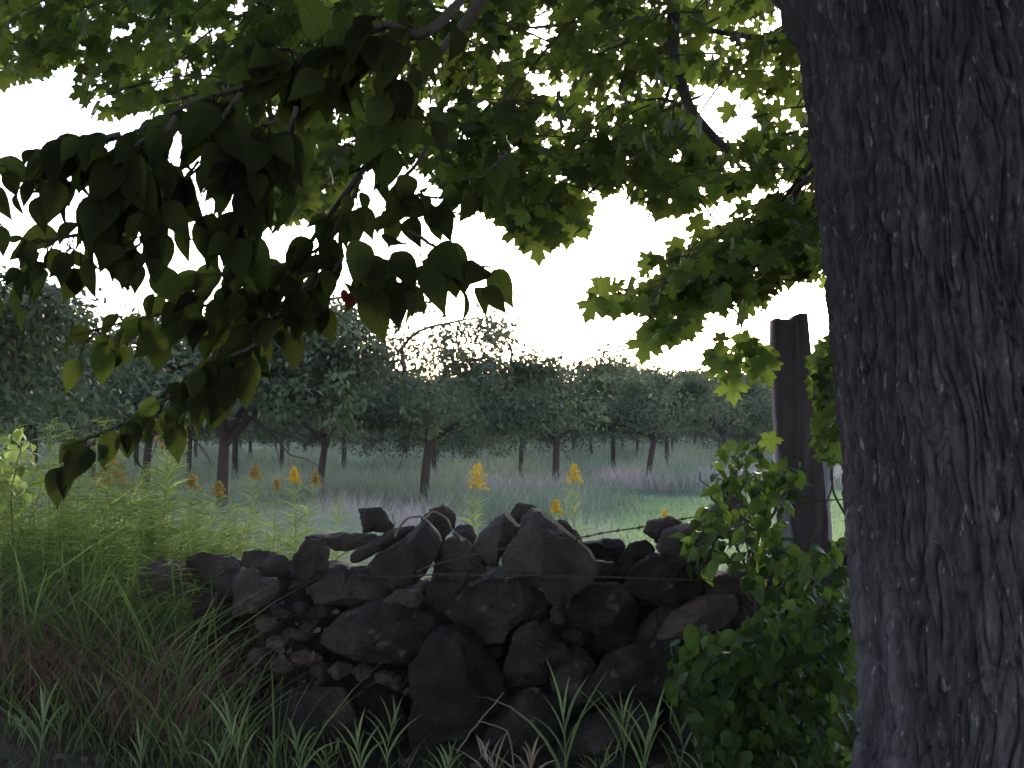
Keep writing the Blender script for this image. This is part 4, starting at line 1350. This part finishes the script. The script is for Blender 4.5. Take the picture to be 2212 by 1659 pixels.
gz = float(H(1.5, 5.9))
leafy('leafy_sapling', 'leafy sapling with toothed oval leaves climbing in front of the fence post', 'plant', P(1640, 1612, 5.9) * [1, 1, 0] + [0, 0, gz],
      [(1545, 1000), (1560, 955), (1625, 955), (1640, 1000), (1740, 1005), (1725, 1100), (1690, 1150), (1700, 1190), (1840, 1165), (1845, 1320), (1760, 1330), (1690, 1370), (1640, 1290), (1560, 1215), (1495, 1275), (1465, 1140), (1530, 1100)], 440, 5.6, 6.2, .085, 'shrub_leaf', 5,
      [[(1640, 1612, 5.9), (1630, 1400, 5.85), (1620, 1200, 5.85), (1585, 1000, 5.85)], [(1625, 1250, 5.85), (1560, 1120, 5.85), (1530, 1060, 5.85), (1510, 1015, 5.85)], [(1625, 1300, 5.85), (1560, 1200, 5.8), (1490, 1170, 5.75)],
       [(1630, 1350, 5.9), (1740, 1200, 5.95), (1790, 1070, 6.0), (1812, 960, 6.0)], [(1625, 1200, 5.9), (1690, 1060, 5.9), (1720, 1020, 5.9)]])
leafy('low_bush', 'dense low dark bush filling the corner between the wall and the maple trunk', 'bush', P(1680, 1640, 5.4) * [1, 1, 0] + [0, 0, gz],
      [(1445, 1450), (1450, 1390), (1500, 1360), (1590, 1370), (1640, 1330), (1700, 1300), (1850, 1270), (1870, 1700), (1540, 1700), (1500, 1570), (1450, 1500)], 1350, 5.0, 5.7, .078, 'shrub_leaf', 6,
      [[(1680, 1690, 5.4), (1650, 1550, 5.4), (1560, 1420, 5.3)], [(1690, 1690, 5.4), (1740, 1500, 5.4), (1780, 1330, 5.5)], [(1680, 1690, 5.4), (1590, 1600, 5.3), (1500, 1480, 5.2)], [(1690, 1690, 5.4), (1690, 1520, 5.4), (1670, 1360, 5.5)]])
leafy('leafy_weed', 'bright yellow-green leafy weed at the left edge above the tall grass', 'plant', P(30, 1400, 6.6) * [1, 1, 0] + [0, 0, .4],
      [(-120, 950), (40, 930), (95, 985), (100, 1060), (60, 1110), (-120, 1120)], 230, 6.4, 7.0, .075, 'rod_leaf', 8,
      [[(30, 1350, 6.6), (25, 1150, 6.6), (40, 950, 6.6)], [(20, 1350, 6.7), (-40, 1150, 6.7), (-60, 980, 6.7)]])

# ------------------------------------------------------------------ dead stems, sticks and litter
def stick(name, pts, r0, r1, label, mat='dead_stem', cat='stick', seed=0, parts=None):
    w = [P(*p) for p in pts]
    c = curve(w, 30)
    m = MB()
    t = np.linspace(0, 1, 30)
    tube(m, c + .006 * np.stack([vnoise(np.c_[t * 9, t * 0 + seed, t * 0 + a], 5) - .5 for a in range(3)], -1), (r0 + (r1 - r0) * t), 6)
    loc = c[0]
    return tag(m.build(name, M[mat], None, loc), label, cat)


stick('dead_vine', [(853, 1160, 6.2), (863, 1140, 6.2), (880, 1120, 6.2), (908, 1115, 6.28), (925, 1128, 6.2), (945, 1150, 6.0), (955, 1170, 5.98)], .006, .004, 'dead vine looping from the flat slab over the leaning slab', seed=3)
stick('dead_vine', [(915, 1120, 6.2), (940, 1105, 6.15), (965, 1120, 6.15), (975, 1140, 6.1), (1005, 1165, 6.1)], .005, .003, 'dead vine tied across the reddish rounded stone', seed=4)
stick('fallen_stick', [(1093, 1108, 6.02), (1105, 1122, 5.98), (1118, 1136, 5.96)], .010, .008, 'short pale stick lying against the smaller pointed stone', seed=5)
stick('fallen_stick', [(1172, 1108, 5.98), (1210, 1138, 5.9), (1243, 1166, 5.9)], .009, .006, 'long stick resting on the sloping edge of the largest boulder', seed=6)
stick('dead_vine', [(1250, 1168, 6.0), (1275, 1190, 5.95), (1283, 1208, 5.95), (1300, 1214, 6.0), (1322, 1214, 6.05)], .005, .004, 'hooked dead vine at the right shoulder of the largest boulder', seed=7)
stick('dry_stalk', [(985, 1625, 5.6), (1035, 1560, 5.6), (1090, 1495, 5.6)], .0035, .002, 'thin dry stalk leaning against the tall boulder', seed=8)
stick('dry_stalk', [(1115, 1690, 5.5), (1100, 1590, 5.5), (1075, 1570, 5.5), (1035, 1558, 5.5)], .004, .002, 'dry stalk bent over to the left below the middle boulders', seed=9)
stick('dead_twig', [(853, 1140, 6.45), (850, 1120, 6.45), (846, 1108, 6.45)], .003, .003, 'upright dead twig beside the squarish stone', seed=10)
stick('bare_twig', [(1830, 1120, 6.1), (1800, 1060, 6.1), (1795, 1010, 6.1), (1815, 950, 6.1)], .006, .003, 'bare dark twig between the fence post and the trunk', 'twig', seed=11)
lr = np.random.default_rng(71)
n = 1500
x, y = lr.uniform(-2.6, 1.9, n), lr.uniform(4.4, 5.9, n)
mb = MB()
scatter(mb, OVAL, OVAL_F, np.stack([x, y, H(x, y) + .012], -1), np.c_[lr.normal(size=(n, 2)), lr.uniform(-.1, .4, n)], np.c_[lr.normal(size=(n, 2)) * .5, np.ones(n)], lr.uniform(.03, .07, n), lr.random(n))
p = np.array([P(a, b, 6.0) for a, b in zip(lr.uniform(540, 900, 90), lr.uniform(1320, 1500, 90))])
scatter(mb, OVAL, OVAL_F, p, lr.normal(size=(90, 3)), lr.normal(size=(90, 3)) + [0, -.6, .6], lr.uniform(.02, .04, 90), lr.random(90))
tag(mb.build('leaf_litter', M['dry_leaf']), 'brown fallen leaves caught among the stones and on the ground', 'leaves', None, 'stuff')

# ------------------------------------------------------------------ evening haze over the orchard
hz = MB()
X0, X1, Y0, Y1, Z0, Z1 = -905., 905., -65., 1505., -1.4, 9.5
v8 = np.array([(a, b, c) for c in (Z0, Z1) for b in (Y0, Y1) for a in (X0, X1)])
hz.add(v8, np.array([[0, 2, 3, 1], [4, 5, 7, 6], [0, 1, 5, 4], [2, 6, 7, 3], [0, 4, 6, 2], [1, 3, 7, 5]]))
hm, nt, nd, lk = newmat('haze')
pv = nd.new('ShaderNodeVolumePrincipled')
pv.inputs['Color'].default_value = (.93, .92, .95, 1)
pv.inputs['Density'].default_value = .0003
pv.inputs['Anisotropy'].default_value = .2
oo = nd.new('ShaderNodeOutputMaterial')
lk.new(pv.outputs[0], oo.inputs['Volume'])
tag(hz.build('haze', hm, smooth=False), 'thin pale evening haze softening the far orchard trees', 'haze', None, 'stuff')
